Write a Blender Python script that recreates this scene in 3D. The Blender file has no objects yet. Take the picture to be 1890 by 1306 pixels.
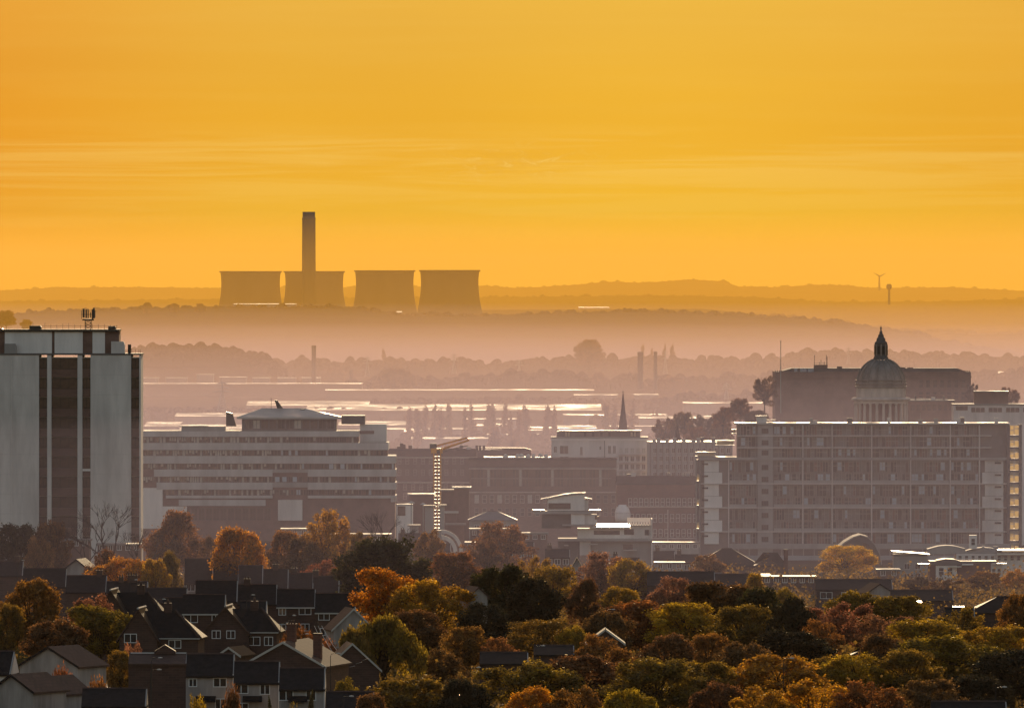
import bpy, math, random
from mathutils import Vector, Matrix, noise
random.seed(7)
R = math.radians
scene = bpy.context.scene
C = scene.collection
HAZE_COL = (0.74, 0.57, 0.46); HAZE_D = 0.5e-5
VEIL_COL = (0.94, 0.53, 0.05); VEIL_D = 4.3e-5
MIST_COL = (0.66, 0.56, 0.78); MIST_D = 0.56e-4; MIST2_D = 8e-4; TOWN_D = 1.45e-4
# ------------------------------------------------------------------ camera
F = 20400.0            # focal length in photo pixels (photo is 1890 wide)
HZ = 520.0             # eye-level row of the photo
CAMZ = 130.0
cam_d = bpy.data.cameras.new("camera")
cam = bpy.data.objects.new("camera", cam_d)
C.objects.link(cam)
cam.location = (0, 0, CAMZ)
cam.rotation_euler = (R(90), 0, 0)
cam_d.sensor_width = 36.0
cam_d.lens = 36.0 * F / 1890.0
cam_d.shift_y = -(653.0 - HZ) / 1890.0
cam_d.clip_start = 5.0
cam_d.clip_end = 200000.0
scene.camera = cam
# ------------------------------------------------------------------ sun, sky
SUN_EL, SUN_AZ = 7.0, 1.2
S = Vector((math.sin(R(SUN_AZ)) * math.cos(R(SUN_EL)), math.cos(R(SUN_AZ)) * math.cos(R(SUN_EL)), math.sin(R(SUN_EL))))
sun_d = bpy.data.lights.new("sun", 'SUN')
sun_d.energy = 2.7
sun_d.angle = R(0.5)
sun_d.color = (1.0, 0.74, 0.44)
sun = bpy.data.objects.new("sun", sun_d)
C.objects.link(sun)
sun.rotation_euler = (-S).to_track_quat('-Z', 'Y').to_euler()
world = bpy.data.worlds.new("World")
scene.world = world
world.use_nodes = True
wn, wl = world.node_tree.nodes, world.node_tree.links
wn.clear()
def wnode(t, **kw):
    n = wn.new(t)
    for k, v in kw.items():
        setattr(n, k, v)
    return n
sky = wnode('ShaderNodeTexSky', sky_type='NISHITA')
sky.sun_disc = False
sky.sun_elevation = R(SUN_EL)
sky.sun_rotation = R(SUN_AZ)
sky.altitude = 100
sky.air_density = 1.3
sky.dust_density = 1.8
sky.ozone_density = 2.0
tc = wnode('ShaderNodeTexCoord')
sep = wnode('ShaderNodeSeparateXYZ')
wl.new(tc.outputs['Generated'], sep.inputs[0])
def wmath(op, a, b=None, c=None, clamp=False):
    n = wnode('ShaderNodeMath', operation=op)
    n.use_clamp = clamp
    for i, v in enumerate((a, b, c)):
        if v is None: continue
        if isinstance(v, (int, float)): n.inputs[i].default_value = v
        else: wl.new(v, n.inputs[i])
    return n.outputs[0]
def wramp(fac, stops, interp='EASE'):
    n = wnode('ShaderNodeValToRGB')
    n.color_ramp.interpolation = interp
    el = n.color_ramp.elements
    while len(el) < len(stops): el.new(0.5)
    for e, (p, c) in zip(el, stops):
        e.position = p; e.color = (*c, 1)
    wl.new(fac, n.inputs[0])
    return n.outputs[0]
def wmix(kind, fac, a, b):
    n = wnode('ShaderNodeMix', data_type='RGBA', blend_type=kind)
    for sck, v in ((n.inputs[0], fac), (n.inputs[6], a), (n.inputs[7], b)):
        if isinstance(v, (int, float)): sck.default_value = v
        elif isinstance(v, tuple): sck.default_value = (*v, 1)
        else: wl.new(v, sck)
    return n.outputs[2]
# evening glow: a low smoggy layer of air in the sun's half of the sky turns the clear sky to amber
front = wmath('MULTIPLY_ADD', sep.outputs['Y'], 1.4, -0.1, True)
low = wmath('SUBTRACT', 1.2, wmath('MULTIPLY', wmath('ABSOLUTE', sep.outputs['Z']), 1.9), None, True)
glow_w = wmath('MULTIPLY', front, low, None, True)
elev = wmath('MULTIPLY', sep.outputs['Z'], 20.0, None, True)   # 0..1 over about 2.9 degrees
amber = wramp(elev, SKY_STOPS := [(0.0, (0.88, 0.50, 0.04)), (0.10, (0.87, 0.46, 0.02)), (0.26, (0.84, 0.42, 0.024)), (0.55, (0.83, 0.45, 0.055)), (1.0, (0.82, 0.455, 0.085))])
side = wmath('MULTIPLY_ADD', sep.outputs['X'], 9.0, 0.5, True)    # across the picture
amber = wmix('MULTIPLY', 1.0, amber, wramp(side, [(0.0, (0.95, 0.76, 0.62)), (0.35, (0.98, 0.97, 0.95)), (0.62, (1.02, 1.05, 1.0)), (1.0, (0.97, 0.92, 0.85))]))
mp = wnode('ShaderNodeMapping'); mp.inputs['Scale'].default_value = (22, 22, 620)
wl.new(tc.outputs['Generated'], mp.inputs[0])
nz = wnode('ShaderNodeTexNoise'); nz.inputs['Scale'].default_value = 1.0; nz.inputs['Detail'].default_value = 7; nz.inputs['Roughness'].default_value = 0.62; nz.inputs['Distortion'].default_value = 0.5
wl.new(mp.outputs[0], nz.inputs['Vector'])
band = wramp(elev, [(0.0, (0, 0, 0)), (0.14, (0.35,) * 3), (0.205, (1, 1, 1)), (0.245, (1, 1, 1)), (0.275, (0.15,) * 3), (1.0, (0.12,) * 3)], 'LINEAR')
streak = wramp(nz.outputs['Fac'], [(0.0, (0, 0, 0)), (0.44, (0, 0, 0)), (0.62, (1, 1, 1)), (1.0, (1, 1, 1))])
amber = wmix('MIX', wmath('MULTIPLY', wmath('MULTIPLY', band, streak), 0.34), amber, (0.93, 0.60, 0.13))
mp2 = wnode('ShaderNodeMapping'); mp2.inputs['Scale'].default_value = (9, 9, 60); mp2.inputs['Location'].default_value = (3, 1, 2)
wl.new(tc.outputs['Generated'], mp2.inputs[0])
nz2 = wnode('ShaderNodeTexNoise'); nz2.inputs['Scale'].default_value = 1.0; nz2.inputs['Detail'].default_value = 5
wl.new(mp2.outputs[0], nz2.inputs['Vector'])
amber = wmix('MULTIPLY', 0.55, amber, wramp(nz2.outputs['Fac'], [(0.3, (0.90, 0.88, 0.86)), (0.7, (1.0, 1.0, 1.0))]))
# a small ragged cloud and its wisps, low over the hills
def gauss(v, c, w_):
    d_ = wmath('DIVIDE', wmath('SUBTRACT', v, c), w_); return wmath('POWER', 2.718, wmath('MULTIPLY', wmath('MULTIPLY', d_, d_), -1.0))
mp3 = wnode('ShaderNodeMapping'); mp3.inputs['Scale'].default_value = (430, 430, 1100)
wl.new(tc.outputs['Generated'], mp3.inputs[0])
nz3 = wnode('ShaderNodeTexNoise'); nz3.inputs['Scale'].default_value = 1.0; nz3.inputs['Detail'].default_value = 6; nz3.inputs['Roughness'].default_value = 0.6; nz3.inputs['Distortion'].default_value = 0.8
wl.new(mp3.outputs[0], nz3.inputs['Vector'])
cl_ = wmath('MULTIPLY', gauss(sep.outputs['X'], 0.0004, 0.0060), gauss(sep.outputs['Z'], 0.0108, 0.0014))
amber = wmix('MIX', wmath('MULTIPLY', cl_, wramp(nz3.outputs['Fac'], [(0.36, (0, 0, 0)), (0.66, (0.3,) * 3)])), amber, (0.66, 0.32, 0.035))
amber = wmix('MIX', wmath('MULTIPLY', cl_, wramp(nz3.outputs['Fac'], [(0.52, (0, 0, 0)), (0.68, (0.55,) * 3)])), amber, (0.98, 0.64, 0.14))
bg_sky = wnode('ShaderNodeBackground'); bg_sky.inputs['Strength'].default_value = 0.14
wl.new(wmix('MULTIPLY', 1.0, sky.outputs[0], (1.0, 0.80, 0.73)), bg_sky.inputs['Color'])
bg_amb = wnode('ShaderNodeBackground'); bg_amb.inputs['Strength'].default_value = 0.60
wl.new(amber, bg_amb.inputs['Color'])
ms = wnode('ShaderNodeMixShader')
wl.new(glow_w, ms.inputs[0]); wl.new(bg_sky.outputs[0], ms.inputs[1]); wl.new(bg_amb.outputs[0], ms.inputs[2])
wo = wnode('ShaderNodeOutputWorld'); wl.new(ms.outputs[0], wo.inputs['Surface'])
scene.view_settings.view_transform = 'Standard'
scene.view_settings.look = 'None'
scene.view_settings.gamma = 1.0
scene.view_settings.exposure = 0.8
cy = scene.cycles
scene.render.engine = 'CYCLES'
cy.max_bounces = 5; cy.diffuse_bounces = 2; cy.glossy_bounces = 2; cy.transmission_bounces = 3
cy.volume_bounces = 0; cy.transparent_max_bounces = 16
cy.use_denoising = True
cy.denoising_prefilter = 'ACCURATE'
cy.sample_clamp_indirect = 3.0
cy.sample_clamp_direct = 0.0
cy.use_adaptive_sampling = False
cy.caustics_reflective = False; cy.caustics_refractive = False
# ------------------------------------------------------------------ helpers
def sc_(Y): return Y / F
def PX(px, Y): return (px - 945.0) * Y / F
def PZ(py, Y): return CAMZ - (py - HZ) * Y / F
def lerp(a, b, t): return a + (b - a) * t
def interp(pts, x):
    if x <= pts[0][0]: return pts[0][1]
    for (a, b), (c, d) in zip(pts, pts[1:]):
        if x <= c: return lerp(b, d, (x - a) / (c - a))
    return pts[-1][1]
MATS = {}
def nodes_of(name):
    m = bpy.data.materials.new(name); m.use_nodes = True
    nt = m.node_tree
    return m, nt, nt.nodes['Principled BSDF']
def mat(name, col, rough=0.8, var=0.18, scale=0.6, metal=0.0, spec=0.4, streak=False, bump=0.0, col2=None, emit=None):
    """procedural weathered surface: base colour broken up by two scales of noise"""
    if name in MATS: return MATS[name]
    m, nt, p = nodes_of(name)
    N, L = nt.nodes, nt.links
    tcn = N.new('ShaderNodeTexCoord'); mpn = N.new('ShaderNodeMapping')
    L.new(tcn.outputs['Object'], mpn.inputs[0])
    mpn.inputs['Scale'].default_value = (1, 1, 0.18) if streak else (1, 1, 1)
    n1 = N.new('ShaderNodeTexNoise'); n1.inputs['Scale'].default_value = scale; n1.inputs['Detail'].default_value = 6; n1.inputs['Roughness'].default_value = 0.65
    L.new(mpn.outputs[0], n1.inputs['Vector'])
    rp = N.new('ShaderNodeValToRGB')
    c2 = col2 or tuple(c * (1 - var * 1.6) for c in col)
    rp.color_ramp.elements[0].position = 0.3; rp.color_ramp.elements[0].color = (*c2, 1)
    rp.color_ramp.elements[1].position = 0.62; rp.color_ramp.elements[1].color = (*col, 1)
    L.new(n1.outputs['Fac'], rp.inputs[0]); L.new(rp.outputs[0], p.inputs['Base Color'])
    p.inputs['Roughness'].default_value = rough; p.inputs['Metallic'].default_value = metal
    p.inputs['Specular IOR Level'].default_value = spec
    if bump:
        b = N.new('ShaderNodeBump'); b.inputs['Strength'].default_value = bump; b.inputs['Distance'].default_value = 0.05
        L.new(n1.outputs['Fac'], b.inputs['Height']); L.new(b.outputs[0], p.inputs['Normal'])
    if emit:
        p.inputs['Emission Color'].default_value = (*emit[0], 1); p.inputs['Emission Strength'].default_value = emit[1]
    MATS[name] = m
    return m
def brickmat(name, col, mortar, rough=0.85, w=0.45, h=0.15, var=0.35):
    if name in MATS: return MATS[name]
    m, nt, p = nodes_of(name)
    N, L = nt.nodes, nt.links
    tcn = N.new('ShaderNodeTexCoord')
    sp = N.new('ShaderNodeSeparateXYZ'); L.new(tcn.outputs['Object'], sp.inputs[0])
    ad = N.new('ShaderNodeMath'); ad.operation = 'ADD'; L.new(sp.outputs[0], ad.inputs[0]); L.new(sp.outputs[1], ad.inputs[1])
    cb = N.new('ShaderNodeCombineXYZ'); L.new(ad.outputs[0], cb.inputs[0]); L.new(sp.outputs[2], cb.inputs[1])
    bt = N.new('ShaderNodeTexBrick'); L.new(cb.outputs[0], bt.inputs['Vector'])
    bt.inputs['Scale'].default_value = 1.0; bt.inputs['Brick Width'].default_value = w; bt.inputs['Row Height'].default_value = h
    bt.inputs['Mortar Size'].default_value = 0.012
    bt.inputs['Color1'].default_value = (*col, 1); bt.inputs['Color2'].default_value = (*[c * (1 - var) for c in col], 1); bt.inputs['Mortar'].default_value = (*mortar, 1)
    n1 = N.new('ShaderNodeTexNoise'); n1.inputs['Scale'].default_value = 0.35; n1.inputs['Detail'].default_value = 5; L.new(tcn.outputs['Object'], n1.inputs['Vector'])
    mx = N.new('ShaderNodeMix'); mx.data_type = 'RGBA'; mx.blend_type = 'MULTIPLY'; mx.inputs[0].default_value = 0.6
    L.new(bt.outputs['Color'], mx.inputs[6]); L.new(n1.outputs['Fac'], mx.inputs[7])
    L.new(mx.outputs[2], p.inputs['Base Color']); p.inputs['Roughness'].default_value = rough
    MATS[name] = m
    return m
def leafmat(name, c1, c2, trans=0.68):
    if name in MATS: return MATS[name]
    m = bpy.data.materials.new(name); m.use_nodes = True
    nt = m.node_tree; N, L = nt.nodes, nt.links; N.clear()
    tcn = N.new('ShaderNodeTexCoord'); n1 = N.new('ShaderNodeTexNoise'); n1.inputs['Scale'].default_value = 0.42; n1.inputs['Detail'].default_value = 4
    L.new(tcn.outputs['Object'], n1.inputs['Vector'])
    oi = N.new('ShaderNodeObjectInfo')
    rp = N.new('ShaderNodeValToRGB'); rp.color_ramp.elements[0].position = 0.36; rp.color_ramp.elements[1].position = 0.62
    rp.color_ramp.elements[0].color = (*c1, 1); rp.color_ramp.elements[1].color = (*c2, 1)
    L.new(n1.outputs['Fac'], rp.inputs[0])
    wn_ = N.new('ShaderNodeTexWhiteNoise'); wn_.noise_dimensions = '3D'
    sn = N.new('ShaderNodeVectorMath'); sn.operation = 'SNAP'; sn.inputs[1].default_value = (0.38, 0.38, 0.38); L.new(tcn.outputs['Object'], sn.inputs[0]); L.new(sn.outputs[0], wn_.inputs[0])
    hs = N.new('ShaderNodeHueSaturation'); L.new(rp.outputs[0], hs.inputs['Color'])
    mr = N.new('ShaderNodeMapRange'); mr.inputs[3].default_value = 0.4; mr.inputs[4].default_value = 1.6; L.new(wn_.outputs[0], mr.inputs[0]); L.new(mr.outputs[0], hs.inputs['Value'])
    mr2 = N.new('ShaderNodeMapRange'); mr2.inputs[3].default_value = 0.485; mr2.inputs[4].default_value = 0.515; L.new(oi.outputs['Random'], mr2.inputs[0]); L.new(mr2.outputs[0], hs.inputs['Hue'])
    df = N.new('ShaderNodeBsdfDiffuse'); tr = N.new('ShaderNodeBsdfTranslucent')
    L.new(hs.outputs[0], df.inputs[0]); L.new(hs.outputs[0], tr.inputs[0])
    ms_ = N.new('ShaderNodeMixShader'); ms_.inputs[0].default_value = trans
    L.new(df.outputs[0], ms_.inputs[1]); L.new(tr.outputs[0], ms_.inputs[2])
    gl = N.new('ShaderNodeBsdfGlossy'); gl.inputs['Roughness'].default_value = 0.42; gl.inputs['Color'].default_value = (0.9, 0.8, 0.6, 1)
    ms2 = N.new('ShaderNodeMixShader'); ms2.inputs[0].default_value = 0.05; L.new(ms_.outputs[0], ms2.inputs[1]); L.new(gl.outputs[0], ms2.inputs[2])
    o = N.new('ShaderNodeOutputMaterial'); L.new(ms2.outputs[0], o.inputs['Surface'])
    MATS[name] = m
    return m
def ccw(p):
    a = sum(p[i][0] * p[(i + 1) % len(p)][1] - p[(i + 1) % len(p)][0] * p[i][1] for i in range(len(p)))
    return list(p) if a > 0 else list(reversed(p))
class MB:
    """collects boxes, prisms, tubes and lathes, then links them as ONE mesh object"""
    def __init__(s): s.v = []; s.f = []; s.m = []
    def face(s, pts, m=0):
        n = len(s.v); s.v.extend(tuple(p) for p in pts); s.f.append(tuple(range(n, n + len(pts)))); s.m.append(m); return s
    def _q(s, n, quads, m):
        for q in quads: s.f.append(tuple(n + i for i in q)); s.m.append(m)
    def box(s, x0, x1, y0, y1, z0, z1, m=0):
        n = len(s.v)
        s.v += [(x0, y0, z0), (x1, y0, z0), (x1, y1, z0), (x0, y1, z0), (x0, y0, z1), (x1, y0, z1), (x1, y1, z1), (x0, y1, z1)]
        s._q(n, [(0, 3, 2, 1), (4, 5, 6, 7), (0, 1, 5, 4), (1, 2, 6, 5), (2, 3, 7, 6), (3, 0, 4, 7)], m); return s
    def prism_y(s, poly, y0, y1, m=0):
        """polygon in x,z extruded along y"""
        poly = ccw(poly)
        n = len(s.v); k = len(poly)
        s.v += [(x, y0, z) for x, z in poly] + [(x, y1, z) for x, z in poly]
        s.f.append(tuple(n + i for i in range(k))); s.m.append(m)
        s.f.append(tuple(n + k + i for i in reversed(range(k)))); s.m.append(m)
        for i in range(k):
            j = (i + 1) % k; s.f.append((n + i, n + k + i, n + k + j, n + j)); s.m.append(m)
        return s
    def prism_z(s, poly, z0, z1, m=0):
        poly = ccw(poly)
        n = len(s.v); k = len(poly)
        s.v += [(x, y, z0) for x, y in poly] + [(x, y, z1) for x, y in poly]
        s.f.append(tuple(n + i for i in reversed(range(k)))); s.m.append(m)
        s.f.append(tuple(n + k + i for i in range(k))); s.m.append(m)
        for i in range(k):
            j = (i + 1) % k; s.f.append((n + i, n + j, n + k + j, n + k + i)); s.m.append(m)
        return s
    def prism_x(s, poly, x0, x1, m=0):
        """polygon in y,z extruded along x"""
        poly = ccw(poly)
        n = len(s.v); k = len(poly)
        s.v += [(x0, y, z) for y, z in poly] + [(x1, y, z) for y, z in poly]
        s.f.append(tuple(n + i for i in reversed(range(k)))); s.m.append(m)
        s.f.append(tuple(n + k + i for i in range(k))); s.m.append(m)
        for i in range(k):
            j = (i + 1) % k; s.f.append((n + i, n + j, n + k + j, n + k + i)); s.m.append(m)
        return s
    def lathe(s, prof, n=24, c=(0, 0), m=0, a0=0.0, a1=360.0, cap=True, ell=1.0):
        b = len(s.v); k = len(prof); full = abs(a1 - a0 - 360) < 1e-6; cols = n if full else n + 1
        for r, z in prof:
            for i in range(cols):
                a = R(lerp(a0, a1, i / n)); s.v.append((c[0] + r * math.cos(a), c[1] + r * ell * math.sin(a), z))
        for j in range(k - 1):
            for i in range(n):
                i2 = (i + 1) % cols if full else i + 1
                s.f.append((b + j * cols + i, b + j * cols + i2, b + (j + 1) * cols + i2, b + (j + 1) * cols + i)); s.m.append(m)
        if cap and full:
            s.f.append(tuple(b + i for i in reversed(range(cols)))); s.m.append(m)
            s.f.append(tuple(b + (k - 1) * cols + i for i in range(cols))); s.m.append(m)
        return s
    def tube(s, pts, rad, n=6, m=0):
        b = len(s.v); pts = [Vector(p) for p in pts]
        rad = rad if isinstance(rad, (list, tuple)) else [rad] * len(pts)
        for i, p in enumerate(pts):
            d = (pts[min(i + 1, len(pts) - 1)] - pts[max(i - 1, 0)]).normalized()
            u = d.cross(Vector((0, 0, 1)))
            if u.length < 0.05: u = d.cross(Vector((1, 0, 0)))
            u.normalize(); w = u.cross(d)
            for j in range(n):
                a = 2 * math.pi * j / n; q = p + (u * math.cos(a) + w * math.sin(a)) * rad[i]; s.v.append(tuple(q))
        for i in range(len(pts) - 1):
            for j in range(n):
                j2 = (j + 1) % n; s.f.append((b + i * n + j, b + i * n + j2, b + (i + 1) * n + j2, b + (i + 1) * n + j)); s.m.append(m)
        s.f.append(tuple(b + j for j in reversed(range(n)))); s.m.append(m)
        e = b + (len(pts) - 1) * n; s.f.append(tuple(e + j for j in range(n))); s.m.append(m)
        return s
    def mesh(s, name, mats):
        me = bpy.data.meshes.new(name); me.from_pydata(s.v, [], s.f)
        mats = mats if isinstance(mats, (list, tuple)) else [mats]
        for x in mats: me.materials.append(x)
        if len(mats) > 1: me.polygons.foreach_set('material_index', s.m)
        me.update(); return me
    def build(s, name, mats, parent=None, loc=(0, 0, 0), rz=0, smooth=False):
        me = s.mesh(name, mats)
        if smooth: me.polygons.foreach_set('use_smooth', [True] * len(me.polygons))
        o = bpy.data.objects.new(name, me); C.objects.link(o)
        o.location = loc; o.rotation_euler = (0, 0, rz)
        if parent: o.parent = parent
        return o
def tag(o, label=None, cat=None, group=None, kind=None):
    if label: o['label'] = label
    if cat: o['category'] = cat
    if group: o['group'] = group
    if kind: o['kind'] = kind
    return o
def empty(name, loc, label, cat, group=None, rz=0, scale=1):
    o = bpy.data.objects.new(name, None); C.objects.link(o); o.location = loc; o.rotation_euler = (0, 0, rz)
    o.scale = (scale,) * 3; o.empty_display_size = 1
    return tag(o, label, cat, group)
def copy_tree(o, parent=None):
    c = o.copy(); C.objects.link(c); c.parent = parent
    for ch in list(o.children):
        copy_tree(ch, c)
    return c
ORD = 'first second third fourth fifth sixth seventh eighth ninth tenth eleventh twelfth thirteenth fourteenth fifteenth sixteenth seventeenth eighteenth nineteenth twentieth'.split()
def ordn(i):
    if i < 20: return ORD[i]
    t = {2: 'twenty', 3: 'thirty', 4: 'forty'}[(i + 1) // 10]; u = (i + 1) % 10
    return (t[:-1] + 'ieth') if u == 0 else t + '-' + ORD[u - 1]
class Fr:
    """local frame of a thing seen at photo column pc, base row pb, distance Y: photo pixels to local metres"""
    def __init__(s, pc, pb, Y): s.pc, s.pb, s.Y, s.s = pc, pb, Y, Y / F; s.loc = (PX(pc, Y), Y, PZ(pb, Y))
    def x(s, px): return (px - s.pc) * s.s
    def z(s, py): return (s.pb - py) * s.s

# ------------------------------------------------------------------ the land
GP = [(0, 118), (500, 100), (1000, 82), (1250, 77), (1700, 73), (2200, 70), (2700, 62), (3300, 55), (4200, 36), (5200, 27), (13000, 26), (60000, 26)]
RIDGES = [  # distance, half width, crest as photo (column, row)
    (11300, 500, [(-400, 690), (250, 668), (400, 668), (500, 685), (560, 720), (600, 760), (2300, 760)]),
    (14500, 900, [(-400, 585), (0, 582), (60, 576), (250, 571), (400, 566), (650, 567), (740, 580), (890, 582), (1000, 579), (1180, 576), (1270, 578), (1400, 583), (1480, 587), (1560, 597), (1620, 605), (1700, 618), (1750, 632), (1890, 655), (2300, 660)]),
    (19500, 1500, [(-400, 575), (200, 580), (900, 572), (1300, 570), (1500, 590), (1600, 604), (1720, 612), (1800, 616), (1890, 614), (2300, 610)]),
    (25000, 2000, [(-400, 556), (0, 556), (400, 552), (890, 548), (1200, 545), (1440, 550), (1520, 557), (1700, 557), (1890, 552), (2300, 556)]),
    (31500, 2500, [(-400, 536), (0, 536), (100, 531), (250, 530), (400, 532), (650, 530), (890, 527), (960, 532), (1060, 526), (1120, 520), (1180, 522), (1240, 519), (1270, 516), (1335, 519), (1365, 529), (1440, 530), (1500, 525), (1560, 527), (1620, 532), (1750, 530), (1890, 537), (2300, 530)]),
]
def ground_z(x, y):
    g = interp(GP, y)
    px = 945 + x * F / max(y, 50)
    for (Yc, w, prof) in RIDGES:
        if abs(y - Yc) < w:
            top = PZ(interp(prof, px), Yc)
            t = 0.5 + 0.5 * math.cos(math.pi * (y - Yc) / w)
            if top > g: g = max(g, lerp(g, top, t ** 0.8))
    # rises: the old town and the castle rock
    g += 20 * math.exp(-((x - PX(1590, 3250)) / 45) ** 2 - ((y - 3330) / 160) ** 2)
    return g
def terrain():
    ys = []; y = 40.0
    while y < 60000:
        ys.append(y); y *= 1.012 if y < 4000 else 1.02
        if any(abs(y - r[0]) < r[1] for r in RIDGES): y = ys[-1] + max(60, ys[-1] * 0.006)
    cols = [-0.9, -0.5, -0.25, -0.12] + [(-400 + i * 14 - 945) / F for i in range(194)] + [0.12, 0.25, 0.5, 0.9]
    v = []; f = []
    for y in ys:
        for c in cols:
            x = c * y
            n_ = noise.noise(Vector((x / 300, y / 300, 0))) * 1.2 if y > 3600 else noise.noise(Vector((x / 60, y / 60, 0))) * 0.25
            v.append((x, y, ground_z(x, y) + n_))
    k = len(cols)
    for j in range(len(ys) - 1):
        for i in range(k - 1):
            f.append((j * k + i, j * k + i + 1, (j + 1) * k + i + 1, (j + 1) * k + i))
    b = MB(); b.v = v; b.f = f; b.m = [0] * len(f)
    m, nt, p = nodes_of('ground'); N, L = nt.nodes, nt.links
    tcn = N.new('ShaderNodeTexCoord'); n1 = N.new('ShaderNodeTexNoise'); n1.inputs['Scale'].default_value = 0.011; n1.inputs['Detail'].default_value = 9; n1.inputs['Roughness'].default_value = 0.7
    L.new(tcn.outputs['Object'], n1.inputs['Vector'])
    rp = N.new('ShaderNodeValToRGB'); e = rp.color_ramp.elements
    e[0].position = 0.35; e[0].color = (0.022, 0.018, 0.012, 1); e[1].position = 0.7; e[1].color = (0.06, 0.045, 0.02, 1)
    e.new(0.5).color = (0.035, 0.035, 0.015, 1)
    L.new(n1.outputs['Fac'], rp.inputs[0]); L.new(rp.outputs[0], p.inputs['Base Color'])
    p.inputs['Roughness'].default_value = 1.0; p.inputs['Specular IOR Level'].default_value = 0.0
    tag(b.build('ground', m), kind='structure')
terrain()
# ------------------------------------------------------------------ the air
def volmat(name, col, dens, g):
    m = bpy.data.materials.new(name); m.use_nodes = True; nt = m.node_tree; nt.nodes.clear()
    pv = nt.nodes.new('ShaderNodeVolumePrincipled'); pv.inputs['Color'].default_value = (*col, 1); pv.inputs['Density'].default_value = dens; pv.inputs['Anisotropy'].default_value = g
    o = nt.nodes.new('ShaderNodeOutputMaterial'); nt.links.new(pv.outputs[0], o.inputs['Volume'])
    return m
tag(MB().box(-34000, 34000, -400, 52000, 0, 246).build('haze', volmat('haze_air', HAZE_COL, HAZE_D, 0.3)), 'thin amber evening air over the whole view', 'haze', kind='stuff')
def mist_bank(name, x0, x1, prof, col, dens, label):
    """a bank of low mist; prof = (y, z) outline of its cross-section"""
    b = MB().prism_x(prof, x0, x1)
    tag(b.build(name, volmat(name + '_air', col, dens, 0.3)), label, 'mist', kind='stuff')
mist_bank('mist', -5200, 5200, [(1900, 1), (1900, 90), (2100, 102), (4500, 102), (8500, 88), (12300, 84), (12300, 1)], MIST_COL, MIST_D, 'rosy mist lying over the town and the river flats')
mist_bank('mist', -1500, 1500, [(1760, 2), (1760, 86), (1980, 103), (3600, 109), (4300, 70), (4300, 2)], (0.68, 0.62, 0.90), TOWN_D, 'smoky mauve mist hanging between the town buildings')
mist_bank('mist', -5000, 5000, [(12700, 1), (12700, 36), (13900, 104), (13900, 1)], MIST_COL, MIST2_D, 'thicker mist bank against the foot of the wooded ridge')
mist_bank('mist', -30000, 30000, [(5000, 2), (5000, 104), (9000, 150), (16000, 232), (45000, 240), (45000, 2)], VEIL_COL, VEIL_D, 'amber veil of mist thickening towards the far hills')

# ------------------------------------------------------------------ materials
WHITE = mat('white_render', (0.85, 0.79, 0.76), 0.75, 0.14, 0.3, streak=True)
PALE = mat('pale_concrete', (0.74, 0.68, 0.65), 0.85, 0.22, 0.25, streak=True)
GREY = mat('grey_concrete', (0.36, 0.34, 0.33), 0.85, 0.2, 0.25, streak=True)
DGREY = mat('dark_cladding', (0.12, 0.11, 0.11), 0.7, 0.2, 0.4)
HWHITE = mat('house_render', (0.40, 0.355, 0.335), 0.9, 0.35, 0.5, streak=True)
BROWN = mat('brown_spandrel', (0.19, 0.11, 0.09), 0.7, 0.25, 0.3)
STONE = mat('portland_stone', (0.55, 0.48, 0.43), 0.85, 0.25, 0.4, streak=True, bump=0.2)
LEAD = mat('lead_dome', (0.33, 0.275, 0.25), 0.7, 0.3, 0.5, streak=True)
SANDS = mat('old_sandstone', (0.26, 0.15, 0.11), 0.95, 0.3, 0.15, bump=0.4)
MATTE = mat('matte_felt_roof', (0.06, 0.05, 0.048), 1.0, 0.3, 0.3, spec=0.0)
SLATE = mat('slate_roof', (0.024, 0.020, 0.020), 0.7, 0.35, 1.4, bump=0.6, spec=0.12)
SHEET = mat('pale_roof_sheet', (0.52, 0.49, 0.45), 0.42, 0.2, 0.05, spec=0.5)
WETF = mat('felt_flat_roof', (0.24, 0.23, 0.22), 0.40, 0.35, 0.12, spec=0.5)
def patchy(m, lo, hi, scale):
    nt = m.node_tree; N, L = nt.nodes, nt.links; p = N['Principled BSDF']
    t_ = N.new('ShaderNodeTexCoord'); n_ = N.new('ShaderNodeTexNoise'); n_.inputs['Scale'].default_value = scale; n_.inputs['Detail'].default_value = 4; L.new(t_.outputs['Object'], n_.inputs['Vector'])
    r_ = N.new('ShaderNodeMapRange'); r_.inputs[1].default_value = 0.38; r_.inputs[2].default_value = 0.62; r_.inputs[3].default_value = lo; r_.inputs[4].default_value = hi
    L.new(n_.outputs['Fac'], r_.inputs[0]); L.new(r_.outputs[0], p.inputs['Roughness'])
patchy(WETF, 0.68, 1.0, 0.25)
patchy(SHEET, 0.48, 1.0, 0.25)
CREAM = mat('ribbed_cream_sheet', (0.50, 0.42, 0.30), 0.6, 0.25, 0.03, spec=0.3)
patchy(CREAM, 0.62, 1.0, 0.03)
DULLR = mat('dull_shed_roof', (0.28, 0.25, 0.23), 0.7, 0.25, 0.05, spec=0.25)
patchy(DULLR, 0.62, 1.0, 0.05)
FARR = mat('far_roof_sheet', (0.50, 0.44, 0.36), 0.7, 0.2, 0.05, spec=0.4)
patchy(FARR, 0.55, 1.0, 0.05)
BRIGHT = mat('polished_white_roof', (0.8, 0.75, 0.65), 0.4, 0.1, 0.1, spec=0.5)
BAND = mat('office_band', (0.56, 0.53, 0.52), 0.85, 0.2, 0.3, streak=True)
STEEL = mat('galvanised_steel', (0.35, 0.34, 0.33), 0.4, 0.1, 1.0, metal=0.6)
BLACK = mat('black_metal', (0.02, 0.02, 0.02), 0.5, 0.1, 1.0)
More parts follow.
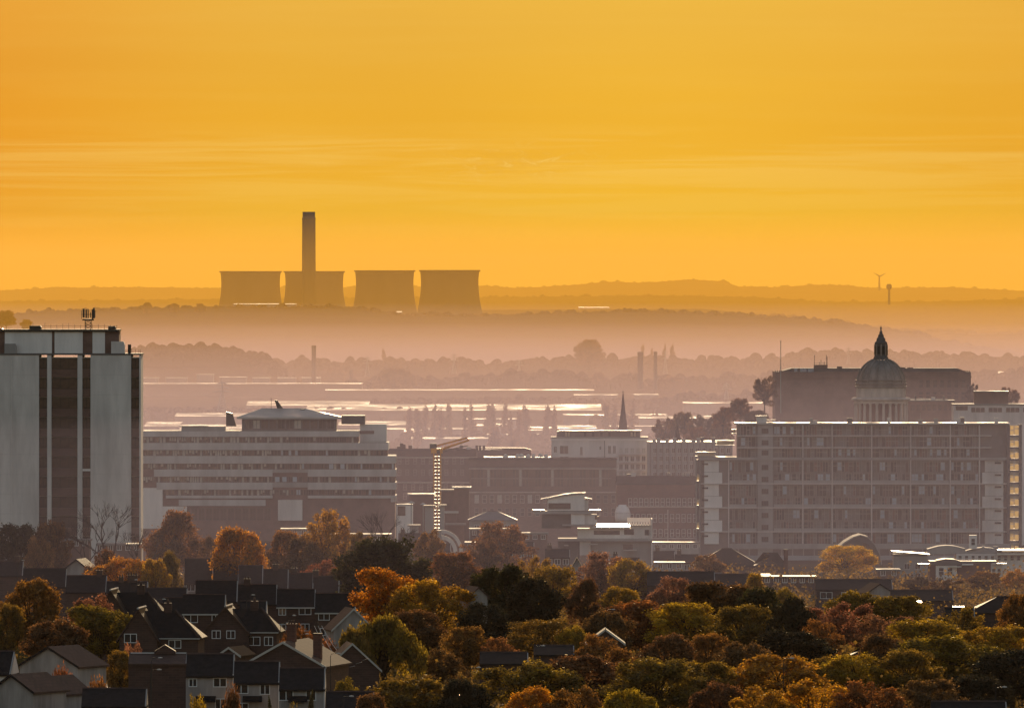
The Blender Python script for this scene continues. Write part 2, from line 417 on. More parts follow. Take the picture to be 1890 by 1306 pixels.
YELLOW = mat('crane_yellow', (0.85, 0.38, 0.05), 0.45, 0.15, 1.0)
GLASS = mat('window_glass', (0.035, 0.035, 0.04), 0.12, 0.3, 0.4, spec=0.6)
GLASSB = mat('warm_dark_glass', (0.11, 0.062, 0.05), 0.3, 0.4, 0.7)
BLIND = mat('pale_blind', (0.5, 0.46, 0.40), 0.8, 0.25, 1.3)
BLUEP = mat('blue_grey_panel', (0.42, 0.48, 0.55), 0.7, 0.1, 0.8)
FRAMEW = mat('white_window_frame', (0.70, 0.70, 0.70), 0.5, 0.05, 1.0)
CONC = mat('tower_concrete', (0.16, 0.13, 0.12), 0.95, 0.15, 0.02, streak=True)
BARK = mat('tree_bark', (0.05, 0.035, 0.028), 0.95, 0.3, 1.5)
BR_DARK = brickmat('dark_brick', (0.10, 0.05, 0.04), (0.12, 0.09, 0.08), w=0.9, h=0.3)
BR_RED = brickmat('red_brick', (0.19, 0.075, 0.055), (0.16, 0.12, 0.10), w=0.9, h=0.3)
BR_BROWN = brickmat('brown_brick', (0.20, 0.12, 0.09), (0.18, 0.14, 0.12), w=0.9, h=0.3)
TILE = brickmat('clay_tile_roof', (0.12, 0.065, 0.05), (0.05, 0.03, 0.025), w=0.6, h=0.34)
TAR = mat('asphalt', (0.05, 0.048, 0.046), 0.5, 0.3, 0.4)
def translucent(name, col, f=0.75):
    if name in MATS: return MATS[name]
    m = bpy.data.materials.new(name); m.use_nodes = True; nt = m.node_tree; N, L = nt.nodes, nt.links; N.clear()
    n1 = N.new('ShaderNodeTexNoise'); n1.inputs['Scale'].default_value = 0.8
    rp = N.new('ShaderNodeValToRGB'); rp.color_ramp.elements[0].color = (*[c * 0.7 for c in col], 1); rp.color_ramp.elements[1].color = (*col, 1)
    L.new(n1.outputs['Fac'], rp.inputs[0])
    a = N.new('ShaderNodeBsdfTranslucent'); g = N.new('ShaderNodeBsdfGlossy'); g.inputs['Roughness'].default_value = 0.3
    L.new(rp.outputs[0], a.inputs[0]); mx = N.new('ShaderNodeMixShader'); mx.inputs[0].default_value = 1 - f
    L.new(a.outputs[0], mx.inputs[1]); L.new(g.outputs[0], mx.inputs[2])
    o = N.new('ShaderNodeOutputMaterial'); L.new(mx.outputs[0], o.inputs['Surface'])
    MATS[name] = m
    return m
FROST = translucent('frosted_stair_glass', (0.85, 0.72, 0.45))
# ------------------------------------------------------------------ windows
_wc = {}
def window(parent, x, z, w, h, y=0.0, style='two', fm=None, gm=None, name='window', rz=0):
    """a window (frame, panes and glazing bars in one mesh) standing a little proud of the wall plane y"""
    fm = fm or FRAMEW; gm = gm or GLASS
    key = (round(w, 2), round(h, 2), style, fm.name, gm.name, name)
    if key not in _wc:
        b = MB(); t = min(0.09, w * 0.1)
        b.box(-w / 2, w / 2, -0.03, 0.1, 0, h, 1)
        for a, c, d, e in ((-w / 2, -w / 2 + t, 0, h), (w / 2 - t, w / 2, 0, h), (-w / 2 + t, w / 2 - t, 0, t), (-w / 2 + t, w / 2 - t, h - t, h)):
            b.box(a, c, -0.07, -0.031, d, e, 0)
        if style in ('two', 'three', 'sash'):
            k = {'two': 2, 'three': 3, 'sash': 1}[style]
            for i in range(1, k): b.box(-w / 2 + w * i / k - t / 2, -w / 2 + w * i / k + t / 2, -0.069, -0.032, t, h - t, 0)
            if style == 'sash': b.box(-w / 2 + t, w / 2 - t, -0.069, -0.032, h / 2 - t / 2, h / 2 + t / 2, 0)
        _wc[key] = b.mesh(name, [fm, gm])
    o = bpy.data.objects.new(name, _wc[key]); C.objects.link(o); o.parent = parent
    o.location = (x, y, z); o.rotation_euler = (0, 0, rz)
    return o
# ------------------------------------------------------------------ trees
def leaf_cloud(rng, clumps, n, size, flat=1.0, droop=0.0):
    """n leaf sprays spread over the shells of the clumps ((centre), (radii))"""
    b = MB(); v, f = b.v, b.f
    wts = [c[1][0] * c[1][0] for c in clumps]; tot = sum(wts)
    for (c, r), wt in zip(clumps, wts):
        for _ in range(int(n * wt / tot)):
            while True:
                d = Vector((rng.gauss(0, 1), rng.gauss(0, 1), rng.gauss(0, 1)))
                if d.length > 0.01: break
            d.normalize()
            k = rng.uniform(0.45, 1.0) ** 0.5 * (1 + rng.gauss(0, 0.15))
            p = Vector((c[0] + d.x * r[0] * k, c[1] + d.y * r[0] * k, c[2] + d.z * r[1] * k))
            rad = Vector((p.x, p.y, (p.z - 5.5) * 0.9 + 1.2))
            if rad.length > 0.1 and not droop: p += rad.normalized() * abs(rng.gauss(0, 0.32)) * min(1.0, r[0]) * (0.25 if flat < 1 else 1.0)
            nrm = (d * 0.5 + Vector((rng.gauss(0, 1), rng.gauss(0, 1), rng.gauss(0, 1)))).normalized()
            u = nrm.cross(Vector((0, 0, 1)));
            if u.length < 0.1: u = Vector((1, 0, 0))
            u.normalize(); w = nrm.cross(u)
            s = size * rng.uniform(0.55, 1.3)
            if droop: w = Vector((u.x * 0.2, u.y * 0.2, -1)); u = u * 0.35; s *= 1.5
            i = len(v)
            v += [tuple(p - u * s * 0.5), tuple(p + w * s * 0.5), tuple(p + u * s * 0.6), tuple(p - w * s * 0.55)]
            f.append((i, i + 1, i + 2, i + 3)); b.m.append(0)
    return b
def limbs(rng, h, tips, r0, nseg=3):
    b = MB(); top = Vector((rng.uniform(-.03, .03) * h, 0, h * 0.42))
    b.tube([(0, 0, -1.0), (0.0, 0, h * 0.15), tuple(top)], [r0 * 1.25, r0, r0 * 0.7], 7)
    for t in tips:
        t = Vector(t); s = lerp(Vector((0, 0, h * 0.22)), top, rng.random()) if True else top
        m = s.lerp(t, 0.5) + Vector((rng.uniform(-.3, .3), rng.uniform(-.3, .3), 0.06 * h))
        b.tube([tuple(s), tuple(m), tuple(t)], [r0 * 0.5, r0 * 0.3, r0 * 0.14], 4)
    return b
TREES = {}
def proto(kind, seed):
    """trunk and crown meshes of a tree about 12 m tall, crown about 11 m across"""
    key = (kind, seed)
    if key in TREES: return TREES[key]
    rng = random.Random(hash(kind) % 1 + seed * 31 + len(kind) * 7)
    H, Wd = 12.0, 5.5; clumps = []; tips = []; n = 9000; size = 0.36; droop = 0
    if kind in ('round', 'dense', 'airy', 'pointed', 'clipped'):
        k = {'round': 62, 'dense': 64, 'airy': 44, 'pointed': 58, 'clipped': 50}[kind]
        for i in range(k):
            a = rng.uniform(0, 2 * math.pi); zz = rng.uniform(-0.75, 1.0); q = math.sqrt(max(0, 1 - zz * zz * 0.92))
            wob = 1 + 0.18 * math.sin(a * 2 + seed) + rng.uniform(-.12, .12)
            if kind == 'clipped': wob = 1.0
            if kind == 'pointed': q *= (1 - 0.55 * max(0, zz)) ; zz = zz * 1.0
            rr = (rng.uniform(0.10, 0.25) if kind != 'airy' else rng.uniform(0.08, 0.22)) * Wd; wob *= rng.uniform(0.82, 1.12)
            cx, cyy, cz = math.cos(a) * q * Wd * 0.76 * wob, math.sin(a) * q * Wd * 0.76 * wob, H * 0.56 + zz * H * 0.36
            clumps.append(((cx, cyy, min(cz, H - rr * 0.8)), (rr, rr * 0.8))); tips.append((cx, cyy, cz))
        if kind in ('dense', 'clipped'):
            clumps.append(((0, 0, H * 0.55), (Wd * 0.72, H * 0.32))); n = 19000; size = 0.3
        if kind == 'airy': n = 12000; size = 0.28
        if kind in ('round', 'pointed'): n = 19000; size = 0.28; clumps.append(((0, 0, H * 0.56), (Wd * 0.66, H * 0.30)))
        if kind == 'airy': clumps.append(((0, 0, H * 0.6), (Wd * 0.6, H * 0.26)))
        if kind == 'clipped': size = 0.24
    elif kind == 'willow':
        for i in range(30):
            a = rng.uniform(0, 2 * math.pi); q = rng.uniform(0.1, 0.92); cz = H * (0.86 - 0.45 * q * q)
            clumps.append(((math.cos(a) * q * Wd * 0.85, math.sin(a) * q * Wd * 0.85, cz - 1.2), (rng.uniform(.7, 1.2), rng.uniform(2.0, 3.0)))); tips.append((math.cos(a) * q * Wd * .8, math.sin(a) * q * Wd * .8, cz))
        n = 14000; droop = 1; size = 0.34
    elif kind == 'column':
        Wd = 1.6
        for i in range(26):
            zz = rng.uniform(0.14, 0.97); q = math.sin(math.pi * min(1, zz * 0.9 + 0.08)) ** 0.6; a = rng.uniform(0, 6.28)
            clumps.append(((math.cos(a) * q * 0.7, math.sin(a) * q * 0.7, H * zz), (0.75 * q + 0.2, 1.3))); tips.append((math.cos(a) * q, math.sin(a) * q, min(H * zz + 1, H)))
        n = 2600; size = 0.34
    elif kind == 'conifer':
        for i in range(46):
            zz = i / 46; q = (1 - zz) ** 0.8; a = i * 2.4
            clumps.append(((math.cos(a) * q * 3.2, math.sin(a) * q * 3.2, H * (0.12 + 0.86 * zz)), (0.5 + q * 1.3, 0.7)))
        tips = [(0, 0, H * 0.95)]; n = 9000; size = 0.34
    elif kind == 'bush':
        H = 4.0
        for i in range(16):
            a = rng.uniform(0, 6.28); q = rng.uniform(0, 1) ** 0.5
            clumps.append(((math.cos(a) * q * 2.2, math.sin(a) * q * 2.2, 1.3 + rng.uniform(0, 1.6) * (1 - q * 0.6)), (1.0, 0.9))); tips.append((math.cos(a) * q * 2, math.sin(a) * q * 2, 2))
        n = 4500; size = 0.22
    elif kind == 'far':
        for i in range(14):
            a = rng.uniform(0, 6.28); zz = rng.uniform(-.6, 1); q = math.sqrt(1 - zz * zz * .9)
            clumps.append(((math.cos(a) * q * 3.8, math.sin(a) * q * 3.8, 6.6 + zz * 4), (2.0, 1.7))); tips.append((math.cos(a) * q * 3.5, math.sin(a) * q * 3.5, 6 + zz * 4))
        n = 1400; size = 0.9
    if kind == 'bare':
        b = MB(); rng2 = random.Random(seed)
        def grow(p, d, L, r, lvl):
            q = p + d * L; b.tube([tuple(p), tuple(p.lerp(q, .5) + Vector((rng2.gauss(0, .06), rng2.gauss(0, .06), 0)) * L), tuple(q)], [r, r * .8, r * .6], 4 if lvl < 3 else 3)
            if lvl >= 5: return
            for _ in range(3 if lvl < 4 else 3):
                nd = (d + Vector((rng2.gauss(0, .42), rng2.gauss(0, .42), rng2.uniform(-.05, .3)))).normalized()
                grow(q, nd, L * rng2.uniform(.62, .8), r * 0.6, lvl + 1)
        grow(Vector((0, 0, -1)), Vector((0, 0, 1)), 4.0, 0.24, 0)
        tw = b.mesh('crown', [BARK])
        t = MB().tube([(0, 0, -1), (0, 0, 2.9)], [0.32, 0.25], 7).mesh('trunk', [BARK])
        TREES[key] = (t, tw, 12.0, 9.0); return TREES[key]
    cr = leaf_cloud(rng, clumps, n, size, droop=droop, flat=0.5 if kind == 'column' else 1.0)
    zmax = max(p[2] for p in cr.v); xw = max(abs(p[0]) for p in cr.v) * 2
    tr = limbs(rng, zmax, tips[:38], {'column': 0.25, 'bush': 0.08}.get(kind, 0.32))
    TREES[key] = (tr.mesh('trunk', [BARK]), cr.mesh('crown', [BARK]), zmax, xw)
    return TREES[key]
LEAF = {
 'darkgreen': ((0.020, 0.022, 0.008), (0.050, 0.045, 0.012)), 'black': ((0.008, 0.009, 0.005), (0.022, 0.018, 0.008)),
 'olive': ((0.11, 0.070, 0.010), (0.29, 0.175, 0.016)), 'green': ((0.095, 0.062, 0.010), (0.24, 0.155, 0.015)), 'yellowgreen': ((0.19, 0.125, 0.010), (0.44, 0.27, 0.014)),
 'brightgold': ((0.50, 0.26, 0.010), (0.85, 0.46, 0.02)),
 'gold': ((0.26, 0.134, 0.010), (0.55, 0.317, 0.02)), 'orange': ((0.36, 0.134, 0.010), (0.72, 0.305, 0.015)), 'russet': ((0.15, 0.065, 0.015), (0.34, 0.15, 0.028)),
 'pink': ((0.22, 0.10, 0.05), (0.38, 0.18, 0.085)), 'red': ((0.20, 0.06, 0.025), (0.34, 0.12, 0.045)), 'brown': ((0.09, 0.042, 0.018), (0.21, 0.095, 0.03)), 'grey': ((0.07, 0.05, 0.045), (0.12, 0.085, 0.07)),
}
def tree(kind, seed, px, py_top, wpx, Y, colour, label, group=None, name=None, cat='tree', base=None):
    tr, cr, h0, w0 = proto(kind, seed)
    x = PX(px, Y); g = ground_z(x, Y) if base is None else PZ(base, Y)
    hh = PZ(py_top, Y) - g; ww = wpx * (1.52 if Y < 2050 and px > 960 else 1.36 if Y < 2050 and px > 690 else 1.28 if Y < 2050 else 1.15 if Y < 2300 else 1.3 if kind == 'column' else 1.1) * Y / F
    nm = name or {'column': 'poplar_tree', 'conifer': 'conifer_tree', 'willow': 'willow_tree', 'bare': 'bare_tree', 'bush': 'bush'}.get(kind, 'autumn_tree')
    root = empty(nm, (x, Y, g), label, cat, group, rz=random.Random(px * 7 + Y).uniform(0, 6.28) if kind not in ('pointed', ) else 0)
    root.scale = (ww / w0, ww / w0, hh / h0)
    root.rotation_euler.x = R(random.Random(px * 3 + Y).uniform(-5, 5)); root.rotation_euler.y = R(random.Random(px * 5 + Y).uniform(-5, 5))
    m = leafmat('leaves_' + colour, *LEAF[colour]) if kind != 'bare' else BARK
    for nm2, me in (('trunk', tr), ('crown', cr)):
        o = bpy.data.objects.new(nm2, me); C.objects.link(o); o.parent = root
        if nm2 == 'crown':
            o.material_slots[0].link = 'OBJECT'; o.material_slots[0].material = m
    return root
# ------------------------------------------------------------------ houses
def house(x0, x1, ridge, eave, Y, label, wall=BR_DARK, roof=SLATE, wins=(), depth=8.0, chimney=(), gable='x', rz=0, group=None, overhang=0.35, name='terraced_house', hipr=False, hipl=False, doors=(), base=None, verge=None, roof_rise=None, cat='house', extra=None):
    """pitched-roof house; photo columns x0..x1, ridge and eave rows. gable 'x': ridge runs across the picture, 'y': gable faces the viewer"""
    pc = (x0 + x1) / 2; gz = ground_z(PX(pc, Y), Y) - 0.4 if base is None else PZ(base, Y)
    s = Y / F; w = (x1 - x0) * s; ze = PZ(eave, Y) - gz; zr = PZ(ridge, Y) - gz
    root = empty(name, (PX(pc, Y), Y, gz), label, cat, group, rz=rz)
    a = w / 2; oh = overhang; t = 0.22
    wb = MB()
    if gable == 'x':
        prof = [(0, 0), (depth, 0), (depth, ze), (depth / 2, zr - t), (0, ze)]
        if hipr or hipl:
            wb.box(-a, a, 0, depth, 0, ze)
        else: wb.prism_x(prof, -a, a)
        rb = MB()
        L_, R_ = -a - (0.0 if not hipl else oh), a + (0.0 if not hipr else oh)
        rl = L_ + (depth / 2 if hipl else 0); rr = R_ - (depth / 2 if hipr else 0)
        e0, e1 = -oh, depth + oh; zl = ze - oh * (zr - ze) / (depth / 2)
        A, B, Cc, D = (L_, e0, zl), (R_, e0, zl), (R_, e1, zl), (L_, e1, zl); E, G = (rl, depth / 2, zr), (rr, depth / 2, zr)
        rb.face([A, B, G, E]); rb.face([Cc, D, E, G])
        if hipl or hipr: rb.face([B, Cc, G]) if hipr else None; rb.face([D, A, E]) if hipl else None
        for p, q in ((A, B), (B, Cc), (Cc, D), (D, A)): rb.face([(p[0], p[1], p[2] - t), (q[0], q[1], q[2] - t), q, p])
        if not hipl: rb.face([(A[0], A[1], A[2] - t), A, E, D, (D[0], D[1], D[2] - t), (E[0], E[1], E[2] - t)])
        if not hipr: rb.face([(B[0], B[1], B[2] - t), (G[0], G[1], G[2] - t), (Cc[0], Cc[1], Cc[2] - t), Cc, G, B])
        rb.face([(A[0], A[1], A[2] - t), (D[0], D[1], D[2] - t), (Cc[0], Cc[1], Cc[2] - t), (B[0], B[1], B[2] - t)])
    else:
        wb.prism_y([(-a, 0), (a, 0), (a, ze), (0, zr - t), (-a, ze)], 0, depth)
        rb = MB(); k = (zr - ze) / a; zl = ze - oh * k
        for sg in (-1, 1):
            P = [(0, zr), (sg * (a + oh), zl), (sg * (a + oh), zl + 0.0 - t), (0, zr - t)]
            rb.prism_y(P, -oh, depth + oh)
    wb.build('wall', wall, root)
    rb.build('roof', roof, root)
    if gable == 'x':
        MB().prism_x([(depth / 2 - .18, zr - .02), (depth / 2 + .18, zr - .02), (depth / 2, zr + .14)], rl, rr).build('ridge_tiles', TILE, root)
        if not hipr: MB().face([(a + .0, -oh, zl + .02), (a + .0, depth / 2, zr + .02), (a, depth / 2, zr - .3), (a, -oh, zl - .3)]).face([(a - .14, -oh, zl + .05), (a + .0, -oh, zl + .02), (a, depth / 2, zr + .02), (a - .14, depth / 2, zr + .05)]).build('verge', GREY, root)
    if verge:
        vb = MB()
        if gable == 'y':
            for sg in (-1, 1): vb.prism_y([(0, zr + 0.03), (sg * (a + oh), zl + 0.03), (sg * (a + oh), zl - t - 0.05), (0, zr - t - 0.05)], -oh - 0.06, -oh - 0.005)
        else: vb.box(-a, a, -oh - 0.12, -oh - 0.005, zl - t - 0.02, zl - 0.03)
        vb.build('bargeboard' if gable == 'y' else 'gutter', verge, root)
    for cx, cw, ch in chimney:
        cb = MB(); X = (cx - pc) * s; zt = zr + ch
        cb.box(X - cw / 2, X + cw / 2, depth / 2 - 0.35, depth / 2 + 0.35, zr - 1.2, zt)
        cb.box(X - cw / 2 - .08, X + cw / 2 + .08, depth / 2 - 0.43, depth / 2 + 0.43, zt, zt + 0.12)
        ch_ = cb.build('chimney', wall if wall not in (WHITE, PALE, HWHITE) else BR_DARK, root)
        k = max(2, int(cw / 0.4))
        for i in range(k): MB().lathe([(0.1, zt + .12), (0.13, zt + 0.2), (0.09, zt + 0.5)], 8, (X - cw / 2 + cw * (i + .5) / k, depth / 2)).build('chimney_pot', TILE, ch_)
    for (wx, wy, ww, wh, st) in wins:   # photo column centre, photo row of the head, size in metres
        window(root, (wx - pc) * s, PZ(wy, Y) - gz - wh, ww, wh, 0, st)
    for (dx, dy, dw, dh) in doors:
        z0 = PZ(dy, Y) - gz; X = (dx - pc) * s
        d = MB().box(X - dw / 2, X + dw / 2, -0.08, 0.05, z0 - dh, z0).build('door', DGREY, root)
        MB().box(X + dw / 2 - .16, X + dw / 2 - .1, -0.13, -0.081, z0 - dh * .55, z0 - dh * .5).build('handle', STEEL, d)
    return root
def flat_block(x0, x1, top, Y, label, base=None, wall=GREY, roof=WETF, depth=15.0, name='building', cat='building', group=None, parapet=0.0, rz=0, eaves=0.0):
    """flat-roofed block: returns (root, frame) ; photo rows give z"""
    pc = (x0 + x1) / 2
    zb = (ground_z(PX(pc, Y), Y) - 0.5) if base is None else PZ(base, Y)
    pb = HZ + (CAMZ - zb) * F / Y
    fr = Fr(pc, pb, Y)
    root = empty(name, fr.loc, label, cat, group, rz=rz)
    a = (x1 - x0) / 2 * fr.s; h = fr.z(top)
    MB().box(-a, a, 0, depth, 0, h - 0.35).build('wall', wall, root)
    MB().box(-a - eaves, a + eaves, -eaves, depth + eaves, h - 0.35, h).build('roof', roof, root)
    return root, fr

# ------------------------------------------------------------------ far woods along the ridges (nobody could count these)
def woodland(name, prof, Y, col, label, seed, step=7.0, r=5.0, rows=2, zoff=0.0, xr=(-300, 2200), jig=1.35):
    rng = random.Random(seed); b = MB(); s = Y / F
    for row in range(rows):
        px = xr[0] + rng.uniform(0, 5)
        while px < xr[1]:
            px += rng.uniform(0.3, 1.0) * step * 0.55
            rr = r * rng.uniform(0.35, 0.8) * jig
            x = PX(px, Y); y = Y - row * 25 + rng.uniform(-10, 10); zc = PZ(interp(prof, px), Y) - row * r * 0.7 + zoff - rr * 0.5 + r * jig * (0.8 * noise.noise(Vector((px / 14.0, seed * 3.1, row))) + 0.45 * noise.noise(Vector((px / 4.0, seed * 1.7, row))))
            n = len(b.v); b.box(x - rr * .8, x + rr * .8, y - rr * .8, y + rr * .8, zc - r * 2.5, zc); n = len(b.v); ph = rng.uniform(0, 6)
            for j, (zz, q) in enumerate(((-1.6, .7), (-.5, 1.0), (.3, .92), (.8, .6), (1.02, .15))):
                for i in range(7):
                    an = i * 6.283 / 7 + ph + j * .3; k = q * rng.uniform(.8, 1.2)
                    b.v.append((x + math.cos(an) * rr * k, y + math.sin(an) * rr * k, zc + zz * rr))
            for j in range(4):
                for i in range(7):
                    i2 = (i + 1) % 7; b.f.append((n + j * 7 + i, n + j * 7 + i2, n + (j + 1) * 7 + i2, n + (j + 1) * 7 + i)); b.m.append(0)
    o = b.build(name, col, None)
    return tag(o, label, 'woodland', kind='stuff')
WOODM = mat('far_woodland', (0.05, 0.035, 0.02), 1.0, 0.3, 0.01, spec=0.0)
def rid(i): return RIDGES[i][2]
woodland('woodland', [(a, b + 1.5) for a, b in rid(4)], 31500, WOODM, 'hazy wood along the crest of the farthest hills', 1, 5, 7, 1, jig=1.35)
woodland('woodland', [(a, b + 1) for a, b in rid(3)], 25000, WOODM, 'hazy tree line on the long plateau below the skyline', 2, 4, 5, 1)
woodland('woodland', [(a, b) for a, b in rid(2)], 19400, WOODM, 'faint wooded rise to the right of the dome lantern', 3, 8, 8, 1, xr=(1400, 2200))
woodland('woodland', [(a, b) for a, b in rid(1)], 14450, WOODM, 'dark tree line on the ridge in front of the cooling towers', 4, 4.5, 4.5, 2)
woodland('woodland', [(-60, 645), (240, 645), (330, 640), (400, 642), (440, 650), (500, 664), (530, 690), (560, 710)], 11200, WOODM, 'broad wood on the low hill right of the tower block', 5, 5, 5, 3, xr=(200, 555))
woodland('woodland', [(200, 690), (520, 672), (560, 664), (640, 672), (700, 668), (860, 668), (900, 674), (990, 664), (1040, 662), (1200, 664), (1300, 668), (1400, 664), (1500, 652), (1560, 648), (1700, 656), (1890, 660), (2000, 660)], 12100, WOODM, 'misty belt of trees across the valley floor', 6, 7, 6, 2, xr=(480, 2200))
woodland('woodland', [(200, 705), (660, 705), (700, 695), (760, 700), (860, 702), (960, 690), (1060, 694), (1100, 700), (1200, 704), (1300, 700), (1400, 695), (1500, 690), (1900, 690)], 10300, WOODM, 'hedgerow trees behind the long sheds', 7, 9, 6, 1, xr=(640, 2200))
woodland('woodland', [(1190, 745), (1260, 730), (1330, 735), (1440, 720), (1900, 715)], 8700, WOODM, 'scrubby trees between the bright roofs left of the castle', 8, 7, 4.5, 2, xr=(1190, 1480))
for i, (Yw, xa, xb, lb) in enumerate([(9000, 655, 1500, 'hedge line behind the cream ribbed roof'), (8300, 262, 760, 'tree belt in front of the mauve warehouse'), (7900, 1090, 1900, 'tree belt between the roofs left of the castle'), (7000, 262, 600, 'thin hedge behind the office penthouse'),
        (6900, 730, 1300, 'low scrub under the row of poplars'), (6200, 640, 1300, 'hedge in front of the poplar row'), (5500, 700, 1240, 'bushes on the flats behind the crane'), (5000, 262, 1250, 'dark scrub behind the office block and mills')]):
    rw = HZ + (CAMZ - 33) * F / Yw
    woodland('hedgerow', [(0, rw), (300, rw - 3), (700, rw + 2), (950, rw - 3), (1300, rw + 1), (1900, rw - 2)], Yw, WOODM, lb, 30 + i, 7, 4.2, 2, xr=(xa, xb), jig=1.1)
for (cx, ct, w, Y, lab) in [(272, 557, 26, 14300, 'round parkland tree on the ridge left of the power station'), (322, 559, 22, 14300, 'smaller flat-topped tree on the ridge beside the round one'), (369, 559, 24, 14300, 'tree on the ridge nearest the left cooling tower'),
                            (12, 571, 40, 13200, 'big hazy tree at the left edge behind the tower block'), (48, 588, 26, 13200, 'lower hazy tree above the tower block roof'),
                            (1088, 624, 62, 11600, 'huge hazy tree standing over the valley mist'), (735, 672, 80, 10000, 'large dark tree mass behind the long shed'), (620, 676, 50, 11500, 'pale round tree right of the tall thin stack'),
                            (1235, 690, 60, 9800, 'round tree right of the twin stacks'), (1105, 686, 34, 10100, 'upright tree at the right end of the long shed')]:
    tree('round', int(cx) % 4, cx, ct, w, Y, 'brown', lab, name='parkland_tree', base=ct + w * 1.0)
# ------------------------------------------------------------------ power station
def cooling_tower(pc, top, w, Y, label):
    s = Y / F; zt = PZ(top, Y); zb = ground_z(PX(pc, Y), Y); h = zt - zb; r = w / 2 * s
    root = empty('cooling_tower', (PX(pc, Y), Y, zb), label, 'cooling tower', 'cooling towers of the power station')
    pr = []
    for i in range(19):
        t = i / 18; z = 0.07 * h + t * h * 0.93
        q = 1.0 + 0.0 * t; throat = 0.85
        k = math.sqrt(0.93 + 1.8 * (throat - t) ** 2) if t < throat else math.sqrt(0.93 + 3.1 * (t - throat) ** 2)
        pr.append((r * k, z))
    pr.append((pr[-1][0] - 1.2, h)); pr += [(p[0] - 1.2, p[1]) for p in pr[17::-4]]
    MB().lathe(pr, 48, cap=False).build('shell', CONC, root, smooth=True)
    b = MB(); R0, R1 = pr[0][0] * 1.06, pr[0][0]
    for i in range(36):
        a = i * 2 * math.pi / 36
        for da in (-.06, .06): b.tube([(math.cos(a) * R0, math.sin(a) * R0, 0), (math.cos(a + da) * R1, math.sin(a + da) * R1, 0.072 * h)], 0.6, 4)
    b.build('support_legs', CONC, root)
    MB().lathe([(r * 1.01, h - 1.5), (r * 1.03, h - 1.5), (r * 1.03, h + 0.6), (r * 1.01, h + 0.6)], 48, cap=False).build('rim', CONC, root)
cooling_tower(462.5, 501, 112, 16400, 'leftmost of the four hazy cooling towers, left of the chimney')
cooling_tower(580, 501, 110, 16500, 'cooling tower standing right behind the tall chimney')
cooling_tower(710, 499.5, 110, 16300, 'third cooling tower from the left, right of the chimney')
cooling_tower(830, 499, 110, 16000, 'rightmost and nearest of the four cooling towers')
Y = 15900; z0 = ground_z(PX(570, Y), Y); h = PZ(391, Y) - z0; s = Y / F
root = empty('power_station_chimney', (PX(570, Y), Y, z0), 'tall square-shouldered power station chimney rising over the cooling towers', 'chimney')
MB().lathe([(13.2 * s, 0), (12.8 * s, h * .5), (12.3 * s, h * .94)], 28).build('shaft', CONC, root)
MB().lathe([(12.3 * s, h * .941), (12.7 * s, h * .945), (12.6 * s, h * .955), (11.6 * s, h * .965), (11.6 * s, h)], 28).build('cap', CONC, root)
def shed(x0, x1, top, bot, Y, label, roofm=SHEET, wall=GREY, pitch=2.5, depth=None, group=None, name='warehouse', rz=0, wallrow=None):
    """industrial shed: the sun-catching roof sheet fills photo rows top..bot, its front wall goes down to the ground"""
    if Y < 13000: Y = (CAMZ - 34.0 - (pc_h := (int(x0) * 7 % 5))) * F / (bot - HZ)
    s = Y / F; pc = (x0 + x1) / 2; g = ground_z(PX(pc, Y), Y) - 0.5; zf = PZ(bot, Y) - g
    look = (CAMZ - PZ(bot, Y)) / Y
    vis = max((bot - top) * s, 0.3); d = depth or min(220, max(14, vis / (look + math.tan(R(pitch)))))
    rise = max(vis - look * d, 0.1) * 1.0
    root = empty(name, (PX(pc, Y), Y, g), label, 'warehouse', group, rz=rz); a = (x1 - x0) / 2 * s
    MB().prism_x([(0, 0), (d, 0), (d, zf + rise - .4), (0, zf - .4)], -a, a).build('wall', wall, root)
    b = MB().prism_x([(-.4, zf - .4), (d + .4, zf + rise - .4), (d + .4, zf + rise), (-.4, zf)], -a - .4, a + .4)
    k = max(2, int((x1 - x0) / 12))
    for i in range(k + 1):
        xx = -a + 2 * a * i / k
        b.prism_x([(-.4, zf + .0), (d + .4, zf + rise), (d + .4, zf + rise + .25), (-.4, zf + .25)], xx - .15, xx + .15)
    b.build('roof', roofm, root)
    return root
